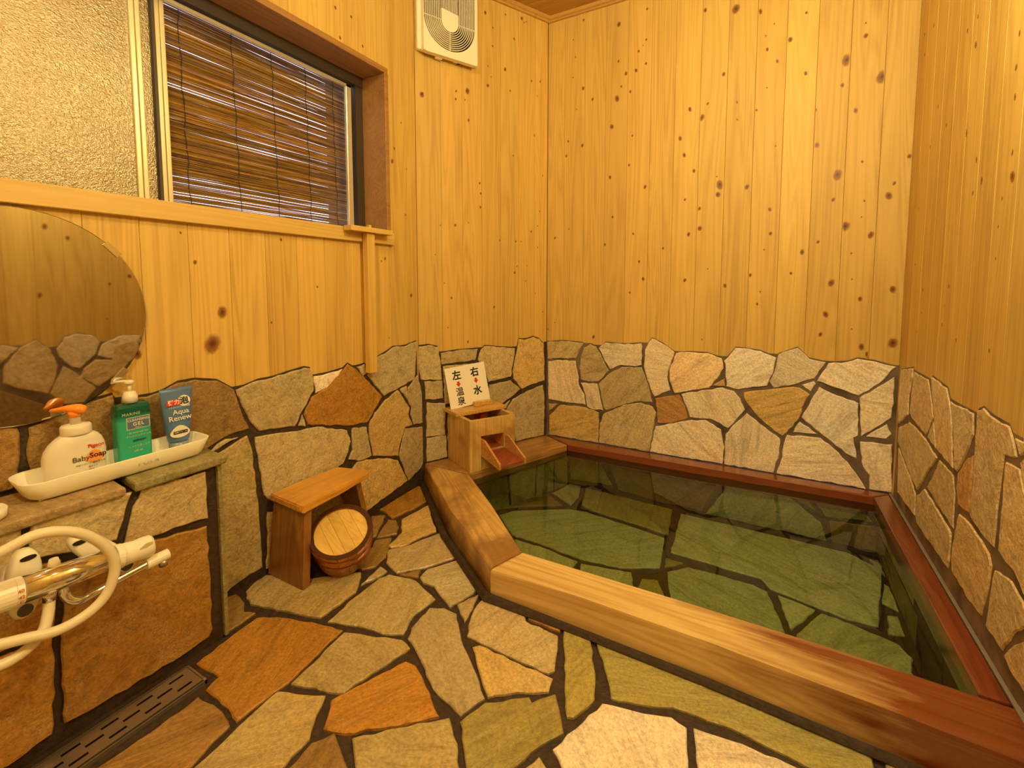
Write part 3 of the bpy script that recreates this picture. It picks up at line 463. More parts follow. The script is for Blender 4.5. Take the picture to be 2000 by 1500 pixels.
# --- angled wall beside the tub
bm = bmesh.new(); prism(bm, [(-.03, -.05), (.83, -.05), (.83, -.013), (.0, -.013)], -.05, ZT, lambda a, b, h: FR['B'](a, h, b)); wa = struct('wall_corner', fixn(bm), M['pine_v'])
KB = [(x/1000, y/1000, s) for x, y, s in KNOTS['B']]; ed = [0, .015+.0, .135, .255, .37, .49, .61, .725, .816]; ed = [.002, .135, .255, .37, .49, .61, .725, .816]
for a0, a1 in zip(ed, ed[1:]): plank('B', a0, a1, .0, ZT, wa, inr(KB, a0, a1, .6, ZT), M['pine_v'])
mortar('B', STONES['B'], .0, .816, .0, wa, M['mortar'])
for c, p in STONES['B']: stone('B', c, p, wa, M['stone_x'])
# --- back wall
wb = struct('wall_back', box(-1.16, .56, 2.505, 2.56, -.05, ZT), M['pine_v'])
KC = [(x/1000, y/1000, s) for x, y, s in KNOTS['C']]; ed = [-1.143, -1.04, -.92, -.80, -.68, -.56, -.44, -.32, -.20, -.08, .04, .16, .28, .40, .506]
for a0, a1 in zip(ed, ed[1:]): plank('C', a0, a1, .3, ZT, wb, inr(KC, a0, a1, .6, ZT), M['pine_v'])
mortar('C', STONES['C'], -1.143, .505, .10, wb, M['mortar_grey'])
for c, p in STONES['C']: stone('C', c, p, wb, M['stone_y'])
# --- right wall
wr = struct('wall_right', box(.518, .56, -.75, 2.505, -.05, ZT), M['pine_v'])
KD = [(x/1000, y/1000, s) for x, y, s in KNOTS['D']]; ed = [2.492, 2.375]+[2.255-.12*k for k in range(25)]
for a1, a0 in zip(ed, ed[1:]):
    if a1 > -.70: plank('D', max(a0, -.70), a1, .0, ZT, wr, inr(KD, a0, a1, .5, ZT)+([(random.uniform(a0, a1), random.uniform(.8, 2.3), random.choice((1, 2, 3))) for _ in range(3)] if a1 < 1.5 else []), M['pine_v'])
mortar('D', STONES['D'], -.69, 2.491, -.012, wr, M['mortar_b'])
for c, p in STONES['D']: stone('D', {'k': 'd', 't': 'e'}.get(c, c), p, wr, M['stone_x'], .006)
# --- wall behind the camera
wn = struct('wall_front', box(-1.56, .56, -.78, -.715, -.05, ZT), M['pine_v'])
for k in range(17): plank('BACK', -1.50+.12*k, min(-1.50+.12*(k+1), .503), .0, ZT, wn, [(-1.44+.12*k, random.uniform(.4, 2.3), 2)], M['pine_v'])
# --- ceiling: boards laid along the back wall, cornice moulding round the edge
ce = struct('ceiling', box(-1.56, .56, -.75, 2.56, ZT+.012, ZT+.04), M['pine_x'])
y = 2.492; k = 0
while y > -.7:
    y0 = max(y-.18, -.70); bm = box(-1.503, .503, y0+.0015, y-.0015, ZT, ZT+.012, .002, 1); v = random.uniform(.8, 1); obj('plank', bm, M['pine_x'], ce, (v, v*.95, v*.85)); y -= .18
def cornice(f, a0, a1, nm):
    bm = bmesh.new(); prof = [(0, ZT-.028), (.012, ZT-.028), (.015, ZT-.020), (.024, ZT-.016), (.026, ZT), (0, ZT)]
    lo = [bm.verts.new(f(a0, b, h)) for h, b in prof]; hi = [bm.verts.new(f(a1, b, h)) for h, b in prof]
    bm.faces.new(lo); bm.faces.new(hi[::-1])
    for i in range(6): bm.faces.new((lo[i], lo[(i+1) % 6], hi[(i+1) % 6], hi[i]))
    return struct(nm, fixn(bm), M['pine_x'])
cornice(FR['A'], -.7, 1.76, 'trim_1'); cornice(FR['B'], 0, .81, 'trim_2'); cornice(FR['C'], -1.14, .503, 'trim_3'); cornice(FR['D'], -.7, 2.49, 'trim_4')

# ================================================================ window
win = struct('window_1', join(box(-1.66, -1.503, -.45, 1.545, 1.185, 1.242, .002, 1)), M['pine_y'])       # sill board
def wpart(n, bm, mat, parent=win, **k): return obj(n, bm, mat, parent, **k)
wpart('casing', join(box(-1.66, -1.493, -.45, 1.565, 1.931, 1.955, .0015, 1), box(-1.66, -1.493, 1.545, 1.567, 1.242, 1.931, .0015, 1)), M['reveal'])
wpart('sill_nose', box(-1.5045, -1.487, -.45, 1.583, 1.186, 1.240, .002, 1), M['pine_y'])
wpart('track', join(box(-1.66, -1.625, -.45, 1.545, 1.890, 1.931), box(-1.66, -1.630, 1.505, 1.545, 1.242, 1.90), box(-1.652, -1.630, -.45, 1.505, 1.242, 1.250)), M['alu_dark'])
wpart('jamb_rail', join(box(-1.655, -1.640, 1.462, 1.490, 1.246, 1.885, .002, 1), box(-1.652, -1.636, 1.517, 1.530, 1.246, 1.900, .002, 1)), M['alu'])
wpart('head_rail', box(-1.655, -1.640, .77, 1.49, 1.872, 1.885, .002, 1), M['alu'])
wpart('bottom_rail', box(-1.655, -1.641, .77, 1.49, 1.246, 1.255, .002, 1), M['alu_dark'])
def sash(x, y0, y1):
    s = wpart('sash', join(box(x-.012, x+.004, y1-.027, y1-.0135, 1.248, 1.89, .0025, 2), box(x-.012, x+.006, y1-.0125, y1, 1.248, 1.89, .0025, 2), box(x-.010, x-.002, y0, y0+.025, 1.248, 1.89, .002, 1),
              box(x-.010, x-.002, y0, y1-.027, 1.248, 1.262), box(x-.010, x-.002, y0, y1-.027, 1.872, 1.89)), M['alu'])
    obj('pane', box(x-.008, x-.004, y0+.02, y1-.026, 1.258, 1.876), M['frost'], s); return s
sash(-1.640, -.10, .700); sash(-1.662, .10, .774)
wpart('seal', box(-1.672, -1.652, .737, .7455, 1.248, 1.89), M['alu_dark'])

# --- reed blind hanging outside the window
bl = thing('reed_blind', (-1.71, .62, 1.92), 'brown split-reed blind hanging outside the window behind the metal sashes', 'blind')
z = 1.235; k = 0
while z < 1.915:
    d = random.uniform(.0040, .0066); sl = random.uniform(-.0022, .0022); x = -1.712+random.uniform(-.003, .003)
    up = z > 1.80; pts = []
    for q in range(10):
        yy = -.38+1.94*q/9; pts.append((x+random.uniform(-.001, .001), yy, z+sl*(q/9-.5)+random.uniform(-.0012, .0012)))
    v = random.uniform(.6, 1.7)
    obj('reed', tube(pts, d/2, 6), M['reed'], bl, (v, v*random.uniform(.85, 1.05), v*random.uniform(.7, 1)))
    g = random.random(); z += d*random.uniform(.60, .84)+(random.uniform(.0012, .0026) if g < .06 else 0)+(random.uniform(.002, .006) if (up and g > .84) else (random.uniform(.0002, .0010) if g > .80 else 0)); k += 1
for yy in (.10, .38, .62, .842, 1.013, 1.165, 1.313, 1.45):
    pts = [(-1.7065+.003*math.sin(i*2.1), yy+.0025*math.sin(i*.9+yy*9)+.012*(i/30-.5), 1.90-i*.0222) for i in range(31)]
    obj('cord', tube(pts, .0013, 5), M['string'], bl)
fence = tag(obj('fence', box(-2.5, -2.45, 2.06, 3.6, -.05, 2.7), M['outside']), 'dark boarding standing outside, seen through the right end of the reed blind', 'fence')

# ================================================================ lamp, above the frame
lp = thing('pendant_lamp', (.22, 1.05, ZT), 'round white pendant lamp hanging from the ceiling near the right wall', 'lamp')
obj('cord', tube([(.22, 1.05, ZT-.001), (.22, 1.05, 2.19)], .003, 8), M['string'], lp)
obj('ceiling_rose', lathe([(.045, -.022), (.045, -.004), (.030, -.001)], 24, True, (.22, 1.05, ZT)), M['brass'], lp)
obj('holder', lathe([(.026, .08), (.026, .12), (.010, .14)], 20, True, (.22, 1.05, 2.05)), M['brass'], lp)
bm = bmesh.new(); bmesh.ops.create_uvsphere(bm, u_segments=24, v_segments=14, radius=.080, matrix=Matrix.Translation((.22, 1.05, 2.05))); obj('globe', bm, M['lamp'], lp, smooth=True)

l2 = thing('fill_lamp', (-.35, -.15, ZT), 'round white fill lamp added under the ceiling behind the viewer', 'lamp')  # unseen globe added as fill, brightens surfaces that face the viewer
obj('base', lathe([(.060, -.03), (.060, -.004), (.050, -.001)], 24, True, (-.35, -.15, ZT)), M['brass'], l2)
bm = bmesh.new(); bmesh.ops.create_uvsphere(bm, u_segments=24, v_segments=14, radius=.085, matrix=Matrix.Translation((-.35, -.15, ZT-.115))); obj('globe', bm, M['fill_glow'], l2, smooth=True)

# ================================================================ bath
bath = thing('bath', (-.3, 1.9, .0), 'sunken stone bath with a thick timber rim, filled to the brim', 'bath')
RZ = .103
def rim(name, pts, mat, z0=.0, bev=.012, lab=None, rot=None):
    bm = footprint(pts, z0, RZ, bev, 3)
    o = obj(name, bm, mat, bath, (1, 1, 1))
    if lab: o['label'] = lab
    return o
def rim_rot(name, pts, mat, ang, z0, bev, lab=None):
    """beam whose grain follows its length: mesh made in its own turned frame"""
    c = Vector((sum(p[0] for p in pts)/len(pts), sum(p[1] for p in pts)/len(pts), 0)); ca, sa = math.cos(-ang), math.sin(-ang)
    q = [((x-c.x)*ca-(y-c.y)*sa, (x-c.x)*sa+(y-c.y)*ca) for x, y in pts]
    bm = footprint(q, z0, RZ, bev, 3); o = obj(name, bm, mat, None, (1, 1, 1), recentre=False)
    o.location = c; o.rotation_euler = (0, 0, ang); o.parent = bath; o.matrix_parent_inverse = Matrix.Translation(bath.location).inverted()
    if lab: o['label'] = lab
    return o
FRX = wood_mat('cypress_rim_front', 0, (.56, .35, .11), (.88, .68, .31), .27, coat=.5, ring=1.1)
# the front log darkens from pale to wet red-brown towards the right wall: stain along its own length
nt = FRX.node_tree; b = [n for n in nt.nodes if n.type == 'BSDF_PRINCIPLED'][0]; src = b.inputs['Base Color'].links[0].from_socket
tc = N(nt, 'TexCoord'); sx = N(nt, 'SeparateXYZ'); L(nt, tc.outputs['Object'], sx.inputs[0])
mpn = N(nt, 'Mapping'); mpn.inputs['Scale'].default_value = (2.5, 16, 16); L(nt, tc.outputs['Object'], mpn.inputs['Vector'])
tt = math_(nt, 'ADD', sx.outputs[0], math_(nt, 'MULTIPLY', math_(nt, 'SUBTRACT', noise(nt, mpn.outputs[0], 1.5, 4), .5), .75))
tt = math_(nt, 'SUBTRACT', tt, math_(nt, 'MULTIPLY', sx.outputs[1], -1.2))
fm = ramp(nt, math_(nt, 'ADD', tt, .5), [(.46, (0, 0, 0)), (.86, (1, 1, 1))]).outputs[0]
L(nt, mixc(nt, 'MULTIPLY', fm, src, (.27, .10, .06)), b.inputs['Base Color'])
rim('rim_beam', [(-.742, 1.197), (-.45, 1.203), (-.1, 1.200), (.25, 1.185), (.504, 1.175), (.504, 1.328), (.20, 1.327), (-.2, 1.326), (-.697, 1.329)], FRX, -.02, .016, 'pale front rim beam darkening towards the right wall')
rim_rot('rim_beam', [(-.744, 1.199), (-.698, 1.331), (-.96, 1.556), (-1.213, 1.772), (-1.492, 1.772), (-1.07, 1.43)], M['rim_l'], math.radians(-39), -.02, .014, 'weathered left rim beam set at an angle')
rim_rot('rim_beam', [(-1.490, 1.776), (-1.212, 1.776), (-.962, 2.378), (-1.143, 2.478)], M['rim_b'], math.radians(63.6), .040, .008, 'short rim beam under the spout box')
rim('rim_beam', [(-1.136, 2.480), (-.958, 2.384), (-.3, 2.392), (.431, 2.412), (.503, 2.480)], M['rim_wetx'], .03, .007, 'red-brown back rim beam')
rim('rim_beam', [(.431, 2.408), (.436, 1.9), (.441, 1.332), (.494, 1.332), (.494, 2.474)], M['rim_wet'], .03, .007, 'red-brown right rim beam')
obj('caulk', box(.4935, .5035, 1.2, 2.48, .098, .107, .002, 1), M['caulk'], bath)
obj('joint_strip', tube([(x, yy, .004) for x, yy in ((-1.50, 1.762), (-1.09, 1.412), (-.752, 1.186), (-.45, 1.190), (-.1, 1.187), (.25, 1.171), (.50, 1.160))], [.016, .015, .017, .012, .012, .012, .012], 6), M['mortar'], bath)
inner = [(-.70, 1.318), (.452, 1.318), (.460, 2.430), (-.965, 2.430), (-1.240, 1.795)]; outer = [(-.72, 1.258), (.498, 1.258), (.498, 2.478), (-1.10, 2.478), (-1.36, 1.775)]
bm = bmesh.new()
for lo, hi, flip in ((-.148, .06, 0),):
    A = [bm.verts.new((x, y, lo)) for x, y in inner]; B = [bm.verts.new((x, y, hi)) for x, y in inner]
    C_ = [bm.verts.new((x, y, -.20)) for x, y in outer]; D_ = [bm.verts.new((x, y, hi)) for x, y in outer]
    bm.faces.new(A); bm.faces.new(C_[::-1])
    for i in range(5):
        j = (i+1) % 5; bm.faces.new((A[j], A[i], B[i], B[j])); bm.faces.new((B[j], B[i], D_[i], D_[j])); bm.faces.new((C_[i], C_[j], D_[j], D_[i]))
for v in bm.verts:
    if v.co.z > .05: v.co.z = .028
basin = obj('basin', fixn(bm), M['mortar'], bath)
def clipz(p, zmax=26): return [(x, min(y, zmax)) for x, y in p]
for c, p in STONES['TF']: stone('TF', c, p, basin, M['stone_floor'])
for c, p in STONES['TB']:
    q = [(x, max(-146, min(y, 27))) for x, y in p]; stone('TB', c, q, basin, M['stone_y'])
FR['TL'] = lambda a, b, h: (-1.240+a*.397+h*.918, 1.795+a*.918-h*.397, b)
for p in ([(20, -145), (250, -145), (235, 26), (15, 26)], [(262, -145), (420, -145), (430, 26), (247, 26)], [(432, -145), (560, -145), (560, 26), (442, 26)], [(572, -145), (670, -145), (670, 26), (572, 26)]): stone('TL', 'v', p, basin, M['stone_x'])
for c, p in (('v', [(1340, -145), (2000, -145), (2400, -60), (1700, -50), (1340, -75)]), ('v', [(1340, -62), (1700, -38), (1760, 26), (1340, 26)]), ('g', [(1712, -38), (2405, -46), (2410, 26), (1772, 26)]), ('v', [(2020, -145), (2415, -145), (2415, -72)])):
    stone('TD', c, p[::-1], basin, M['stone_x'])
bm = bmesh.new(); vs = [bm.verts.new((x, y, .068)) for x, y in ((-.70, 1.325), (.445, 1.325), (.440, 2.414), (-.958, 2.388), (-1.218, 1.780))]; bm.faces.new(vs)
tag(obj('bath_water', bm, M['water']), 'clear greenish hot spring water filling the stone bath', 'water')

# ================================================================ spout box on the rim
def B3(s, d, z): return FR['B'](s, z, d)
def bbox(s0, s1, d0, d1, z0, z1, bev=.0015):
    bm = bmesh.new(); lo = [bm.verts.new(B3(s, d, z0)) for s, d in ((s0, d0), (s1, d0), (s1, d1), (s0, d1))]; hi = [bm.verts.new(B3(s, d, z1)) for s, d in ((s0, d0), (s1, d0), (s1, d1), (s0, d1))]
    bm.faces.new(lo); bm.faces.new(hi)
    for i in range(4): bm.faces.new((lo[i], lo[(i+1) % 4], hi[(i+1) % 4], hi[i]))
    fixn(bm)
    if bev: bmesh.ops.bevel(bm, geom=list(bm.edges), offset=bev, segments=1, affect='EDGES')
    return bm
sb = thing('spout_box', B3(.28, .14, RZ), 'wooden spout box with an open trough standing on the bath rim', 'spout box')
S0, S1, D1, ZB, ZTp = .150, .412, .248, RZ, .356
obj('side_panel', bbox(S0, S0+.020, .014, D1-.020, ZB, ZTp), M['box_wood'], sb); obj('side_panel', bbox(S1-.020, S1, .014, D1-.020, ZB, ZTp), M['box_wood'], sb)
obj('back_panel', bbox(S0+.02, S1-.02, .014, .030, ZB, ZTp), M['box_wood'], sb); obj('floor_panel', bbox(S0+.02, S1-.02, .030, D1-.02, ZB, ZB+.02), M['box_wood'], sb)
# front with its cut-out
bm = bmesh.new(); out = [(S0, ZB), (S0+.062, ZB), (S0+.062, .274), (.344, .268), (.344, ZB), (S1, ZB), (S1, ZTp-.008), (S0, ZTp)]
# lower sill of the cut-out is its own board
a = [bm.verts.new(B3(s, D1-.020, z)) for s, z in out]; c_ = [bm.verts.new(B3(s, D1, z)) for s, z in out]; bm.faces.new(a); bm.faces.new(c_)
for i in range(8): bm.faces.new((a[i], a[(i+1) % 8], c_[(i+1) % 8], c_[i]))
fr_ = obj('front_panel', fixn(bm), M['box_wood'], sb); obj('front_panel', bbox(S0+.063, .343, D1-.019, D1-.001, ZB, .196), M['box_wood'], sb)
obj('water_pipe', join(bbox(.30, .34, .06, .10, .26, .335, .004)), plain('red_valve', (.55, .10, .05), .4), sb)
# trough
def trough():
    b1 = bmesh.new(); pr = []
    s0, s1 = .216, .340
    def quad(pts): 
        v = [b1.verts.new(B3(*p)) for p in pts]; return v
    def slab(p, q):  # two 4-point outlines
        a = quad(p); b = quad(q); b1.faces.new(a); b1.faces.new(b)
        for i in range(4): b1.faces.new((a[i], a[(i+1) % 4], b[(i+1) % 4], b[i]))
    slab([(.216, .06, .205), (.340, .06, .205), (.358, .402, .160), (.226, .402, .160)], [(.216, .06, .216), (.340, .06, .216), (.358, .402, .170), (.226, .402, .170)])
    return fixn(b1)
tro = obj('trough', trough(), M['trough'], sb)
for (sa, sc), (ta, tc_) in (((.2055, .2155), (.2145, .2255)), ((.3405, .3435), (.3585, .3685))):
    b1 = bmesh.new(); pts = [(.06, .200), (.404, .155), (.404, .181), (.275, .258), (.06, .262)]
    def ss(x0, x1, d): return x0+(x1-x0)*max(0, d-.06)/.344
    a = [b1.verts.new(B3(ss(sa, ta, d), d, z)) for d, z in pts]; c_ = [b1.verts.new(B3(ss(sc, tc_, d), d, z)) for d, z in pts]; b1.faces.new(a); b1.faces.new(c_)
    for i in range(5): b1.faces.new((a[i], a[(i+1) % 5], c_[(i+1) % 5], c_[i]))
    obj('trough_side', fixn(b1), M['trough_side'], tro)
lid = obj('lid', bbox(.128, .424, .014, .150, ZTp+.001, ZTp+.020, .002), M['lid_wood'], sb); obj('lid_handle', bbox(.268, .372, .070, .098, ZTp+.0205, ZTp+.044, .002), M['lid_wood'], lid)
# sign leaning between the handle and the wall
sg = thing('sign', B3(.26, .045, ZTp+.021), 'small white notice with black Japanese characters and red arrows', 'sign')
bb, bt = Vector(B3(.262, .063, ZTp+.0225)), Vector(B3(.240, .018, ZTp+.238))
Ydir = (bt-bb).normalized(); Xd0 = Vector((TX, TY, 0)); Zd = Xd0.cross(Ydir).normalized(); Xdir = Ydir.cross(Zd).normalized()
ry = math.radians(-1.5); Xdir, Ydir = (Xdir*math.cos(ry)+Ydir*math.sin(ry)), (Ydir*math.cos(ry)-Xdir*math.sin(ry)); Hs, Wd = .213, .238
def SP(u, v, w=0): return bb+Xdir*u+Ydir*v+Zd*w
bm = bmesh.new(); lo = [bm.verts.new(SP(u, v, 0)) for u, v in ((-Wd/2, .003), (Wd/2, .003), (Wd/2, Hs), (-Wd/2, Hs))]; hi = [bm.verts.new(SP(u, v, .003)) for u, v in ((-Wd/2, .003), (Wd/2, .003), (Wd/2, Hs), (-Wd/2, Hs))]
bm.faces.new(lo); bm.faces.new(hi)
for i in range(4): bm.faces.new((lo[i], lo[(i+1) % 4], hi[(i+1) % 4], hi[i]))
obj('board', fixn(bm), M['board'], sg)
for ch, u, v in (('左', -.056, .168), ('温', -.052, .082), ('泉', -.052, .034), ('右', .052, .168), ('水', .052, .070)): text(ch, .046 if ch in '温泉' else .051, SP(u, v-.002, .0034), Xdir, Ydir, M['black'], sg, 'character', bold=.0007 if ch in '温泉' else .0015)
for u in (-.053, .052):
    bm = bmesh.new(); bm.faces.new([bm.verts.new(SP(u+a, .122+b, .0036)) for a, b in ((-.007, .014), (.007, .014), (.007, .003), (.014, .003), (0, -.015), (-.014, .003), (-.007, .003))]); obj('arrow', bm, M['red'], sg)

# ================================================================ ventilation fan on the angled wall
fan = thing('ventilation_fan', B3(.17, .03, 2.27), 'square cream extractor fan cover high on the angled wall', 'fan')
obj('housing', bbox(.006, .335, .001, .028, 2.118, 2.47, .004), M['cream'], fan)
def plate(s0, s1, z0, z1, cs, cz, R, ztop, d0, d1, n=40):
    """flat cover with a tall rounded grille opening"""
    bm = bmesh.new(); hole = [(cs-R, ztop)]+[(cs+R*math.cos(t), cz+R*math.sin(t)) for t in [math.pi+math.pi*k/n for k in range(n+1)]]+[(cs+R, ztop)]
    def proj(p):
        dx, dz = p[0]-cs, p[1]-cz; k = []
        if dx > 1e-6: k.append((s1-cs)/dx)
        if dx < -1e-6: k.append((s0-cs)/dx)
        if dz < -1e-6: k.append((z0-cz)/dz)
        if dz > 1e-6: k.append((z1-cz)/dz)
        q = min(k); return (cs+dx*q, cz+dz*q)
    outr = [(s0, ztop)]+[proj(p) for p in hole[1:-1]]+[(s1, ztop)]
    for ha, hb in zip(zip(hole, outr), list(zip(hole, outr))[1:]):
        f = [bm.verts.new(B3(p[0], d1, p[1])) for p in (ha[0], hb[0], hb[1], ha[1])]; g = [bm.verts.new(B3(p[0], d0, p[1])) for p in (ha[0], hb[0], hb[1], ha[1])]
        bm.faces.new(f); bm.faces.new((f[0], f[1], g[1], g[0])); bm.faces.new((f[2], f[3], g[3], g[2]))
    top = [B3(s0, d1, ztop), B3(s1, d1, ztop), B3(s1, d1, z1), B3(s0, d1, z1)]; bm.faces.new([bm.verts.new(p) for p in top])
    bmesh.ops.remove_doubles(bm, verts=bm.verts, dist=1e-5); return fixn(bm)
obj('cover', plate(.026, .317, 2.105, 2.455, .165, 2.272, .136, 2.435, .028, .055), M['cream'], fan)
obj('cavity', bbox(.030, .312, .0285, .034, 2.12, 2.44, 0), M['dark'], fan)
for k in range(9):
    R = .052+.0094*k; n = 22; w = .0015
    pts = [(.165-R, 2.434)]+[(.165+R*math.cos(t), 2.272+R*math.sin(t)) for t in [math.pi+math.pi*q/n for q in range(n+1)]]+[(.165+R, 2.434)]
    bm = bmesh.new(); rr = []
    for i, (s, z) in enumerate(pts):
        a, c_ = pts[max(0, i-1)], pts[min(len(pts)-1, i+1)]; t = Vector((c_[0]-a[0], c_[1]-a[1])).normalized(); nn = Vector((-t.y, t.x))*w
        rr.append([bm.verts.new(B3(s+nn.x, .053, z+nn.y)), bm.verts.new(B3(s-nn.x, .053, z-nn.y)), bm.verts.new(B3(s-nn.x, .044, z-nn.y)), bm.verts.new(B3(s+nn.x, .044, z+nn.y))])
    for a, b in zip(rr, rr[1:]):
        for i in range(4): bm.faces.new((a[i], a[(i+1) % 4], b[(i+1) % 4], b[i]))
    obj('grille_ring', fixn(bm), M['cream'], fan)
obj('grille_rib', join(bbox(.029, .118, .043, .053, 2.2705, 2.2735, 0), bbox(.212, .301, .043, .053, 2.2705, 2.2735, 0), bbox(.1635, .1665, .043, .053, 2.136, 2.226, 0)), M['cream'], fan)
bm = bmesh.new(); pl = [(.165-.0455, 2.325)]+[(.165+.0455*math.cos(t), 2.272+.0455*math.sin(t)) for t in [math.pi+math.pi*q/20 for q in range(21)]]+[(.165+.0455, 2.315)]
a = [bm.verts.new(B3(s, .054, z)) for s, z in pl]; c_ = [bm.verts.new(B3(s, .040, z)) for s, z in pl]; bm.faces.new(a); bm.faces.new(c_)
for i in range(len(pl)): bm.faces.new((a[i], a[(i+1) % len(pl)], c_[(i+1) % len(pl)], c_[i]))
obj('centre_plate', fixn(bm), M['cream'], fan)
for k in range(11): obj('grille_slat', bbox(.1225+.0082*k, .1252+.0082*k, .043, .052, 2.318, 2.434, 0), M['cream'], fan)
obj('switch_tab', join(bbox(.10, .135, .012, .026, 2.101, 2.118, .001), bbox(.20, .222, .014, .024, 2.108, 2.118, .001)), M['cream'], fan)
obj('switch_hole', bbox(.223, .235, .010, .026, 2.108, 2.117, 0), M['dark'], fan)

# ================================================================ T-shaped wooden stick leaning on the sill
ts = thing('wooden_t_stick', (-1.45, 1.41, .64), 'pale wooden T-shaped stirring stick propped against the window sill', 'stick')
obj('cross_bar', box(-1.484, -1.440, 1.292, 1.523, 1.222, 1.243, .003, 2), M['pine_y'], ts)
bm = bmesh.new(); prism(bm, [(-1.484, 1.389), (-1.455, 1.389), (-1.455, 1.431), (-1.484, 1.431)], .632, 1.2215); fixn(bm); bmesh.ops.bevel(bm, geom=list(bm.edges), offset=.0015, segments=1, affect='EDGES'); obj('shaft', bm, M['pine_v'], ts)
obj('tenon', box(-1.474, -1.460, 1.403, 1.418, 1.2435, 1.256, .001, 1), M['pine_v'], ts)

# ================================================================ round mirror
mi = thing('round_mirror', (-1.495, .363, .93), 'round frameless misted mirror on the left wall', 'mirror')
def disc(r, x0, x1, cy, cz, n=72):
    return loft([[(x0, cy+r*math.cos(2*math.pi*k/n), cz+r*math.sin(2*math.pi*k/n)) for k in range(n)], [(x1-.001, cy+r*math.cos(2*math.pi*k/n), cz+r*math.sin(2*math.pi*k/n)) for k in range(n)], [(x1, cy+(r-.002)*math.cos(2*math.pi*k/n), cz+(r-.002)*math.sin(2*math.pi*k/n)) for k in range(n)]])
obj('glass', disc(.25, -1.4950, -1.4895, .363, .93), M['mirror'], mi)
for ang in (42, 318-.0, 138, 222):
    t = math.radians(ang); c = (.363+.247*math.cos(t), .93+.247*math.sin(t)); u = (-math.sin(t), math.cos(t)); w = (math.cos(t), math.sin(t)); bm = bmesh.new()
    L_, W_ = .021, .0075; q = [(c[0]+u[0]*a+w[0]*b, c[1]+u[1]*a+w[1]*b) for a, b in ((-L_, -W_), (L_, -W_), (L_, W_), (-L_, W_))]
    lo = [bm.verts.new((-1.5045, y, z)) for y, z in q]; hi = [bm.verts.new((-1.4862, y, z)) for y, z in q]; bm.faces.new(lo); bm.faces.new(hi)
    for i in range(4): bm.faces.new((lo[i], lo[(i+1) % 4], hi[(i+1) % 4], hi[i]))
    obj('clip', fixn(bm), M['chrome'], mi)

# ================================================================ stone washing counter under the mirror
wc = thing('washing_counter', (-1.41, .0, 0), 'stone-faced washing counter below the round mirror', 'counter')
obj('body', box(-1.494, -1.332, -.68, .690, -.008, .502), M['mortar'], wc)
for c, p in STONES['K']: stone('K', c, p, wc, M['stone_scale'], .009)
bm = box(-1.494, -1.321, .6905, .702, .0, .502, .003, 2); o = obj('edge_slab', bm, M['stone_x'], wc, (.30, .28, .13))
def slab(y0, y1, colr, skew=.006):
    bm = footprint([(-1.494, y0+skew), (-1.405, y0+.003), (-1.310, y0-.004), (-1.310, y1-.006), (-1.40, y1), (-1.494, y1)], .504, .528, 0); bmesh.ops.bevel(bm, geom=[e for e in bm.edges if e.calc_length() > .03], offset=.007, segments=3, affect='EDGES', profile=.5); return obj('top_slab', fixn(bm), M['stone_x'], wc, colr, smooth=False)
slab(-.68, .484, (.40, .29, .14)); slab(.500, .716, (.30, .29, .15))

# --- toiletry tray
ty = thing('toiletry_tray', (-1.40, .51, .529), 'long cream plastic tray holding the three toiletries', 'tray')
def trayring(hx, hy, r, z, cx=-1.418, cy=.512): return rrect(cx, cy, hx, hy, r, z, 6)
obj('body', loft([trayring(.046, .170, .030, .5315), trayring(.050, .176, .032, .536), trayring(.062, .192, .036, .574), trayring(.0605, .1905, .035, .576), trayring(.057, .187, .033, .573), trayring(.047, .172, .03, .5385)], True), M['cream'], ty, smooth=True)
obj('foot', join(box(-1.455, -1.382, .35, .372, .5285, .5325), box(-1.455, -1.382, .652, .674, .5285, .5325)), M['cream'], ty)
text('POLA', .016, (-1.3615, .548, .5555), (0, 1, 0), (-.30, 0, 1), plain('worn_print', (.40, .34, .22), .5), ty, 'lettering', spacing=1.2)
# --- cream soap pump
def prof_loft(cx, cy, z0, rows, n=28, p=2.4):
    rings = []
    for z, hy, hx, oy in rows:
        r = []
        for k in range(n):
            t = 2*math.pi*k/n; c, s = math.cos(t), math.sin(t); r.append((cx+math.copysign(abs(c)**(2/p), c)*hx, cy+oy+math.copysign(abs(s)**(2/p), s)*hy, z0+z))
        rings.append(r)
    return loft(rings)
Z0 = .5395
bs = thing('soap_bottle', (-1.432, .432, Z0), 'rounded cream soap bottle with an orange pump head', 'bottle', None)
ob = obj('body', prof_loft(-1.432, .430, Z0, [(0, .044, .024, .002), (.004, .049, .027, .001), (.020, .056, .030, -.001), (.042, .058, .031, -.002), (.062, .0585, .030, -.001), (.080, .055, .028, .000), (.094, .048, .027, .002), (.104, .039, .025, .004), (.110, .029, .023, .004)], p=2.3), M['white'], bs, smooth=True)
obj('cap', lathe([(.028, .1105), (.0285, .112), (.0285, .128), (.026, .132), (.0115, .134)], 32, True, (-1.432, .434, Z0)), M['white'], bs, smooth=True)
obj('neck', lathe([(.0105, .134), (.0105, .156), (.012, .158)], 20, True, (-1.432, .434, Z0)), M['white'], bs, smooth=True)
PD = Vector((-.82, -.57, 0)); PN = Vector((-.57, .82, 0))
def spout(base, rows, n=16):
    return loft([[tuple(Vector(base)+PD*l+PN*(w*math.cos(2*math.pi*k/n))+Vector((0, 0, z+hz*math.sin(2*math.pi*k/n)))) for k in range(n)] for l, z, w, hz in rows])
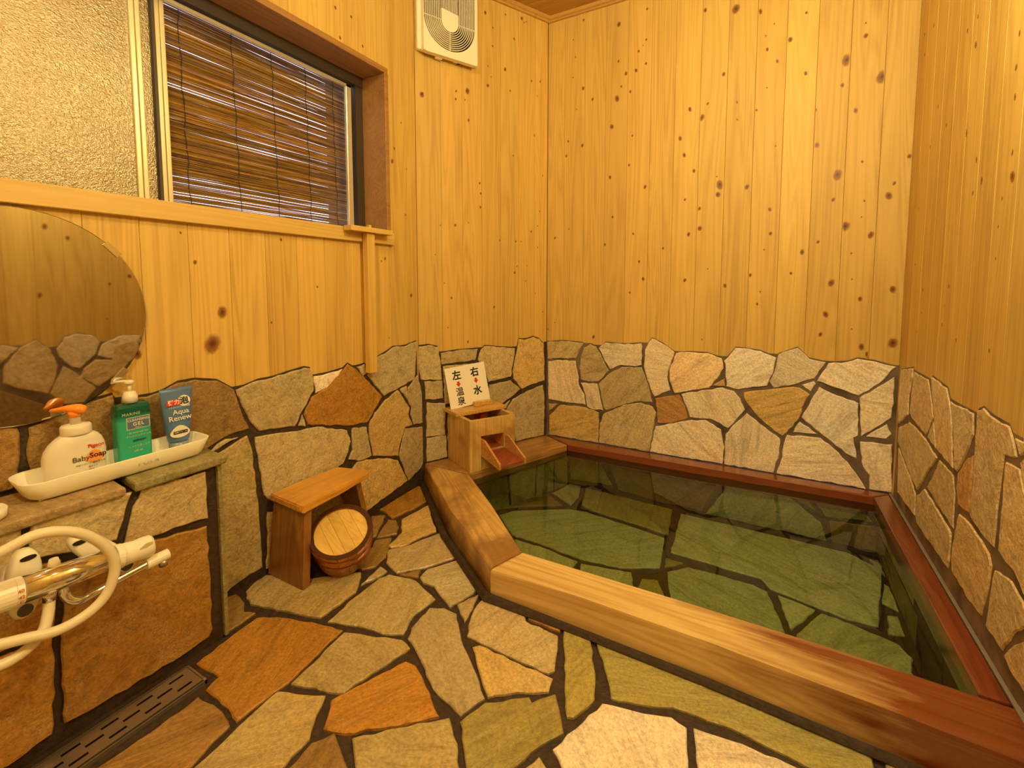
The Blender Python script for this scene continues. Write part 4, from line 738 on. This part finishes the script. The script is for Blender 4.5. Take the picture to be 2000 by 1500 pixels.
obj('pump_head', join(spout((-1.432, .434, Z0), [(-.024, .167, .005, .005), (-.020, .169, .010, .0085), (-.010, .170, .0145, .0105), (.002, .170, .0150, .0105), (.016, .170, .012, .0085), (.032, .168, .0085, .006), (.050, .166, .006, .0045), (.053, .1655, .004, .003)]), lathe([(.0115, .150), (.0135, .165)], 18, True, (-1.432, .434, Z0))), M['orange'], bs, smooth=True)
FX = -1.4005
def lab(t, size, y, z, mat, parent, x=FX, bold=0, sp=1.0, tilt=0): return text(t, size, (x, y, Z0+z), (tilt, 1, .0), (0, 0, 1), mat, parent, 'lettering', bold=bold, spacing=sp)
bm = bmesh.new(); bm.faces.new([bm.verts.new((FX-.0003, .455+.014*math.cos(t)*(1.0 if math.sin(t) > 0 else 1.5), Z0+.055+.014*math.sin(t))) for t in [2*math.pi*k/20 for k in range(20)]]); obj('orange_mark', bm, M['ink_orange'], bs)
lab('Pigeon', .0115, .460, .079, M['red'], bs, x=FX-.003, bold=.0003); lab('Baby', .0165, .430, .054, plain('olive_ink', (.10, .09, .03), .5), bs, bold=.0001); lab('Soap', .0165, .4615, .0565, M['black'], bs, x=FX+.0003, bold=.0003)
lab('ベビーソープ  詰めかえ用', .0048, .447, .039, M['black'], bs); lab('泡タイプ', .0042, .451, .031, M['black'], bs); lab('500ml', .0038, .448, .024, M['black'], bs)
# --- green gel bottle
gb = thing('gel_bottle', (-1.455, .552, Z0), 'rectangular green gel bottle with a white pump', 'bottle')
bw = .0375
obj('body', loft([rrect(-1.455, .552, h, w_, min(.010, h*.5), Z0+z, 4) for z, w_, h in ((0, .034, .018), (.003, bw, .021), (.146, bw, .021), (.153, .035, .019), (.156, .012, .011))]), M['gel'], gb, smooth=False)
obj('collar', lathe([(.0165, .1565), (.0165, .174), (.014, .177), (.0125, .184), (.009, .186)], 24, True, (-1.455, .552, Z0)), M['white'], gb, smooth=True)
obj('stem', lathe([(.0045, .186), (.0045, .204)], 12, True, (-1.455, .552, Z0)), M['white'], gb, smooth=True)
obj('pump_head', join(lathe([(.008, .204), (.011, .207), (.011, .213), (.007, .215)], 20, True, (-1.455, .552, Z0)), spout((-1.455, .552, Z0), [(-.010, .211, .005, .0035), (.012, .2115, .006, .004), (.030, .2105, .0045, .0035), (.042, .207, .0035, .003)], 10)), M['white'], gb, smooth=True)
GX = -1.4335
bm = bmesh.new(); bm.faces.new([bm.verts.new((GX, y, Z0+z)) for y, z in ((.533, .088), (.584, .088), (.584, .120), (.533, .120))]); obj('label_border', bm, M['ink_pale'], gb)
bm = bmesh.new(); bm.faces.new([bm.verts.new((GX+.0002, y, Z0+z)) for y, z in ((.5345, .0895), (.5825, .0895), (.5825, .1185), (.5345, .1185))]); obj('label_patch', bm, M['ink_blue'], gb)
lab('CLEANSING', .0085, .5585, .112, M['ink_white'], gb, x=GX+.0006, bold=.0001, sp=1.05); lab('GEL', .0125, .5585, .101, M['ink_white'], gb, x=GX+.0006, bold=.0002, sp=1.25); lab('Moisture', .0042, .5585, .0925, M['ink_white'], gb, x=GX+.0006)
lab('MARINE', .010, .544, .129, M['ink_pale'], gb, x=GX+.0004, sp=1.15); lab('for body and hair', .0062, .558, .079, M['ink_pale'], gb, x=GX+.0004); lab('クレンジングジェル', .0062, .558, .070, M['ink_pale'], gb, x=GX+.0004)
lab('REFRESH', .0075, .559, .057, M['ink_dgreen'], gb, x=GX+.0004, bold=.0002); lab('しっとり洗い上げ', .0058, .558, .043, M['ink_pale'], gb, x=GX+.0004); lab('500 ml', .0068, .555, .030, M['ink_pale'], gb, x=GX+.0004)
for k, (y, z, r) in enumerate(((.576, .121, .005), (.582, .126, .004), (.586, .119, .004), (.572, .127, .003))):
    bm = bmesh.new(); bm.faces.new([bm.verts.new((GX+.0004, y+r*math.cos(t)*(1.2 if q % 2 else .4), Z0+z+.009+r*math.sin(t)*(1.2 if q % 2 else .4))) for q, t in enumerate([2*math.pi*q/10 for q in range(10)])]); obj('leaf_print', bm, M['ink_dgreen'], gb)
# --- blue tube
bt_ = thing('face_wash_tube', (-1.447, .656, Z0), 'blue squeeze tube of face wash standing on its cap', 'tube')
TXc, TYc = -1.447, .656
TS = 1.18
rows = [(a*1.31, b*TS, c*(1.05), 0) for a, b, c in ((.018, .0185, .0185), (.022, .0225, .0200), (.05, .0270, .0185), (.08, .0305, .0140), (.11, .0335, .0075), (.126, .0350, .0022), (.134, .0352, .0016))]
obj('body', prof_loft(TXc, TYc, Z0, rows, n=28, p=2.1), M['blue'], bt_, smooth=True)
obj('cap', prof_loft(TXc, TYc, Z0, [(0, .0225, .0195, 0), (.002, .0235, .0205, 0), (.0230, .0235, .0205, 0)], n=28, p=2.1), M['cap_grey'], bt_, smooth=True)
def tx(z):
    for (z0, _, h0, _), (z1, _, h1, _) in zip(rows, rows[1:]):
        if z0 <= z <= z1: return TXc+h0+(h1-h0)*(z-z0)/(z1-z0)+.0007
    return TXc+.02
def tl(t, size, y, z, mat, bold=0, off=0):
    size *= TS; y *= TS; z *= 1.31
    return text(t, size, (tx(z)+off, TYc+y, Z0+z), (0, 1, 0), (-.30, 0, 1), mat, bt_, 'lettering', bold=bold)
def tpatch(name, pts, mat, off):
    pts = [(y*TS, z*1.31) for y, z in pts]; bm = bmesh.new(); bm.faces.new([bm.verts.new((tx(z)+off, TYc+y, Z0+z)) for y, z in pts]); return obj(name, bm, mat, bt_)
tpatch('red_band', [(-.026, .098), (.004, .098), (.004, .110), (-.022, .110), (-.026, .105)], M['red'], .0003)
tpatch('white_round', [(.012+.0135*math.cos(t), .105+.0115*math.sin(t)) for t in [2*math.pi*k/20 for k in range(20)]], M['ink_white'], .0003)
tl('弾力', .0125, -.010, .104, M['ink_white'], .0004, .001); tl('泡', .019, .012, .105, M['black'], .0007, .001); tl('うるおいクリーム洗顔', .0046, 0, .0935, M['ink_white'], 0, .0005)
tl('Aqua', .0165, .002, .083, M['ink_white'], .0001, .0005); tl('Renew', .0175, -.001, .070, M['ink_white'], .0001, .0008)
tpatch('foam_print', [(-.004+.021*math.cos(t), .039+.010*math.sin(t)+(.006*max(0, math.sin(t))**3)) for t in [2*math.pi*k/28 for k in range(28)]], M['ink_white'], .0006)
tpatch('dark_pill', [(-.018, .037), (.012, .037), (.012, .0435), (-.018, .0435)], M['black'], .0010); tl('洗顔フォーム', .0045, -.003, .0405, M['ink_white'], 0, .0014)
# small cream dish at the picture's left edge
sd = tag(obj('soap_dish', loft([rrect(-1.36, .262, .026, .026, .02, .5285, 5), rrect(-1.36, .262, .032, .032, .026, .533, 5), rrect(-1.36, .262, .034, .034, .028, .550, 5), rrect(-1.36, .262, .032, .032, .026, .551, 5), rrect(-1.36, .262, .028, .028, .022, .536, 5)]), M['cream'], smooth=True), 'small cream dish on the counter at the left edge of the view', 'dish')

# ================================================================ shower mixer
mx_ = thing('shower_mixer', (-1.32, .34, .42), 'chrome bar shower mixer with cream handles and swivel spout', 'faucet')
MX = -1.205
def mp(y): return (MX, y, .4315-.085*(y-.257)+0)
def along(y0, y1, r0, r1=None, seg=24): return tube([mp(y0), mp((y0+y1)/2), mp(y1)], [r0, ((r0+(r1 or r0))/2), r1 or r0], seg)
obj('barrel', along(.272, .412, .0250, .0240), M['chrome'], mx_, smooth=True)
obj('temperature_dial', join(along(.262, .272, .0262), along(.196, .2615, .0275, .0268)), M['cream'], mx_, smooth=False)
for i, ch in enumerate(('40', '42', 'C')):
    a = math.radians(20-24*i); p = mp(.2665); text(ch, .0085, (p[0]+.0268*math.cos(a), .2665, p[2]+.0268*math.sin(a)), (0, 1, 0), (-math.sin(a), 0, math.cos(a)), M['red'], mx_, 'dial_mark')
obj('end_collar', along(.4125, .424, .0262, .0255), M['cream'], mx_, smooth=False)
obj('flow_handle', loft([[(MX+a*(.0245)*sx_, yy, mp(yy)[2]+b*(.0245)*sz_) for a, b in [(math.cos(2*math.pi*k/20), math.sin(2*math.pi*k/20)) for k in range(20)]] for yy, sx_, sz_ in ((.4245, 1, 1), (.438, .95, .95), (.450, .9, .92), (.465, .86, 1.0), (.478, .80, .98), (.4825, .6, .8))]), M['cream'], mx_, smooth=True)
obj('handle_recess', loft([[(MX+.021+.0035*q, yy, mp(yy)[2]+.004+b*.0125*w) for b in (-1, 0, 1) for _ in (0,)] + [(MX+.018+.0035*q, yy, mp(yy)[2]+.004+b*.0125*w) for b in (1, 0, -1)] for yy, q, w in ((.450, 0, .4), (.464, -.2, 1), (.476, -.8, .9))]), plain('cream_shade', (.62, .55, .38), .4), mx_)
# wall legs: upright cranked fittings with a dark slot at the top end and a round emblem below
for ya, za, yb, zb in ((.294, .484, .281, .352), (.362, .474, .458, .358)):
    A_, B_ = Vector((0, ya, za)), Vector((0, yb, zb)); dv = (B_-A_); ln = dv.length; dv.normalize(); nv = Vector((0, -dv.z, dv.y)); mid = (A_+B_)/2
    def oval(x, k, n=24): return [(x, *( (mid+dv*(math.copysign(abs(math.cos(t))**.8, math.cos(t))*ln/2*k)+nv*(math.copysign(abs(math.sin(t))**.8, math.sin(t))*.0245*k)).yz )) for t in [2*math.pi*q/n for q in range(n)]]
    lg = obj('wall_leg', join(tube([(-1.3200, mid.y, mid.z), (-1.268, mid.y, mid.z)], .024, 20), loft([oval(-1.2775, .90), oval(-1.270, 1), oval(-1.249, 1), oval(-1.2415, .92), oval(-1.239, .80)])), M['cream'], mx_, smooth=True)
    q = B_-dv*.020; obj('emblem', tube([(-1.2395, q.y, q.z), (-1.2370, q.y, q.z)], .0115, 20), plain('grey_emblem', (.10, .10, .12), .35), lg)
    q = A_+dv*.012; obj('slot', loft([[(x, q.y+.012*math.cos(t), q.z+.0045*math.sin(t)) for t in [2*math.pi*k/16 for k in range(16)]] for x in (-1.2420, -1.2380)]), M['dark'], lg)
# swivel spout
sp_ = obj('swivel_spout', tube(spline([(MX, .330, .405), (MX, .331, .388), (MX+.004, .338, .372), (MX+.006, .352, .363), (MX+.004, .372, .3635), (MX, .42, .368), (MX, .474, .3735)], 6), .0085, 14), M['chrome'], mx_, smooth=True)
obj('spout_tip', join(tube([(MX, .468, .3735), (MX, .476, .3735), (MX, .512, .3755)], [.0125, .0130, .0115], 16)), M['cream'], sp_, smooth=False); obj('nozzle', tube([(MX+.002, .500, .366), (MX+.002, .500, .353)], [.0095, .0085], 16), M['steel'], sp_, smooth=True)
obj('hose_union', tube([(MX, .310, .412), (MX, .308, .388)], [.0115, .0105], 14), M['chrome'], mx_, smooth=True)
obj('top_knob', tube([(MX-.012, .322, .445), (MX-.012, .322, .462)], [.011, .007], 14), M['cream'], mx_, smooth=True)
# hose
hp = [(MX, .308, .387), (MX+.008, .303, .366), (MX+.02, .292, .345), (MX+.032, .268, .332), (MX+.04, .23, .330), (MX+.03, .17, .345), (MX+.02, .12, .39), (MX+.02, .11, .46), (MX+.03, .16, .525), (MX+.045, .235, .5335), (MX+.052, .285, .5465), (MX+.055, .335, .5280), (MX+.055, .375, .485), (MX+.055, .3935, .435), (MX+.055, .382, .385), (MX+.055, .352, .358), (MX+.052, .305, .349), (MX+.045, .255, .362), (MX+.03, .19, .375), (MX+.01, .12, .37), (MX-.03, .05, .40)]
tag(obj('shower_hose', tube(spline(hp, 7), .0095, 12), M['hose'], smooth=True), 'cream shower hose looped over the chrome mixer', 'hose')

# ================================================================ floor drain grate
dr = thing('drain_grate', (-1.258, .30, 0), 'long slotted stainless floor drain below the washing counter', 'drain')
DX0, DX1, DY0, DY1 = -1.296, -1.222, -.10, .578
slots = []
for k in range(11):
    yc = .545-.0675*k
    for j, xx in enumerate((-1.279, -1.259, -1.238)):
        y_ = yc-(.034 if j == 1 else 0)
        if y_ > DY0+.05: slots.append((xx, y_))
bm = bmesh.new(); ys = sorted({DY0, DY1} | {y-.016 for _, y in slots} | {y+.016 for _, y in slots}); xs = sorted({DX0, DX1} | {x-.0033 for x, _ in slots} | {x+.0033 for x, _ in slots})
for y0, y1 in zip(ys, ys[1:]):
    for x0, x1 in zip(xs, xs[1:]):
        cx, cy = (x0+x1)/2, (y0+y1)/2
        if any(abs(cx-x) < .0033 and abs(cy-y) < .016 for x, y in slots): continue
        bm.faces.new([bm.verts.new(p) for p in ((x0, y0, .0022), (x1, y0, .0022), (x1, y1, .0022), (x0, y1, .0022))])
bmesh.ops.remove_doubles(bm, verts=bm.verts, dist=1e-6); obj('grate', bm, M['steel'], dr)
obj('frame', join(box(-1.221, -1.2175, DY0, .584, -.008, .0045), box(-1.214, -1.2115, DY0, .584, -.008, .002), box(-1.30, -1.2115, .579, .584, -.008, .0025), box(-1.3005, -1.2975, DY0, .579, -.008, .0035)), M['steel'], dr)
obj('channel', box(-1.297, -1.222, DY0, DY1, -.0084, -.006), M['dark'], dr)

# ================================================================ bath stool
st = thing('bath_stool', (-1.40, 1.12, 0), 'low wooden stool standing against the left stone wall', 'stool')
pts = [(-1.300, .948), (-1.308, 1.1), (-1.330, 1.250), (-1.350, 1.262), (-1.478, 1.225), (-1.488, 1.1), (-1.488, .945), (-1.312, .936)]
bm = footprint(pts, .256, .280, 0); bmesh.ops.bevel(bm, geom=[e for e in bm.edges if e.calc_length() > .02], offset=.004, segments=2, affect='EDGES'); obj('seat', fixn(bm), M['stool_top'], st)
def leg(y0t, y1t, y0b, y1b, xf, xfb):
    rings = [[(-1.486, y0b, 0), (xfb, y0b, 0), (xfb, y1b, 0), (-1.486, y1b, 0)], [(-1.486, y0t, .2555), (xf, y0t, .2555), (xf, y1t, .2555), (-1.486, y1t, .2555)]]
    bm = loft(rings); bmesh.ops.bevel(bm, geom=list(bm.edges), offset=.002, segments=1, affect='EDGES'); return bm
obj('leg', leg(.956, .984, .926, .954, -1.318, -1.300), M['stool_leg'], st); obj('leg', leg(1.200, 1.226, 1.300, 1.326, -1.352, -1.405), M['stool_leg'], st)
obj('stretcher', box(-1.474, -1.452, .985, 1.205, .19, .25, .002, 1), M['stool_leg'], st)

# ================================================================ upturned wooden bucket leaning on the stool
ax = Vector((.66*math.sin(math.radians(29)), -.75*math.sin(math.radians(29)), math.cos(math.radians(29)))).normalized(); C0 = Vector((-1.264, 1.055, .152))
u_ = ax.cross(Vector((0, 0, 1))).normalized(); w_ = ax.cross(u_)
def BK(r, h, n=40): return [C0+ax*h+(u_*math.cos(2*math.pi*k/n)+w_*math.sin(2*math.pi*k/n))*r for k in range(n)]
bk = thing('wooden_bucket', (-1.30, 1.09, 0), 'round wooden bucket tipped bottom-up beside the stool', 'bucket')
n = 20
for k in range(n):
    a0, a1 = 2*math.pi*k/n+.006, 2*math.pi*(k+1)/n-.006; rings = []
    for h, ro in ((-.122, .0915), (0, .1025)):
        r = []
        for rad, angs in ((ro, (a0, (a0+a1)/2, a1)), (ro-.012, (a1, (a0+a1)/2, a0))):
            for a in angs: r.append(C0+ax*h+(u_*math.cos(a)+w_*math.sin(a))*rad)
        rings.append(r)
    v = random.uniform(.75, 1.15); o = obj('stave', loft(rings), M['bucket_side'], bk, (v, v, v))
def ringmesh(ro, ri, h0, h1): return fixn(_ring(ro, ri, h0, h1))
def _ring(ro, ri, h0, h1, n=48):
    bm = bmesh.new(); R = [[bm.verts.new(p) for p in BK(r, h, n)] for r, h in ((ri, h0), (ro, h0), (ro, h1), (ri, h1))]
    for a, b in zip(R, R[1:]+R[:1]):
        for i in range(n): bm.faces.new((a[i], a[(i+1) % n], b[(i+1) % n], b[i]))
    return bm
obj('rim_ring', ringmesh(.1035, .0895, .0005, .004), M['bucket_rim'], bk); obj('hoop', ringmesh(.1042, .1010, -.030, -.022), M['hoop'], bk); obj('hoop', ringmesh(.1010, .0972, -.068, -.062), M['hoop'], bk)
R_ = .0885; cuts = [-R_, -.052, -.018, .016, .050, R_]
for a, b in zip(cuts, cuts[1:]):
    pts = []
    for x in [a+.0004+(b-a-.0008)*q/6 for q in range(7)]: pts.append((x, math.sqrt(max(0, R_*R_-x*x))))
    poly = pts+[(x, -y) for x, y in pts[::-1]]; th_ = math.radians(28); e1 = u_*math.cos(th_)+w_*math.sin(th_); e2 = ax.cross(e1)
    poly = [p for i, p in enumerate(poly) if i == 0 or (Vector(p)-Vector(poly[i-1])).length > 1e-4]
    bm = bmesh.new(); lo = [bm.verts.new(C0+ax*(-.014)+e1*x+e2*y) for x, y in poly]; hi = [bm.verts.new(C0+ax*(-.004)+e1*x+e2*y) for x, y in poly]
    bm.faces.new(lo); bm.faces.new(hi); m_ = len(poly)
    for i in range(m_): bm.faces.new((lo[i], lo[(i+1) % m_], hi[(i+1) % m_], hi[i]))
    v = random.uniform(.88, 1.08); obj('base_board', fixn(bm), M['bucket_top'], bk, (v, v, v*.95))
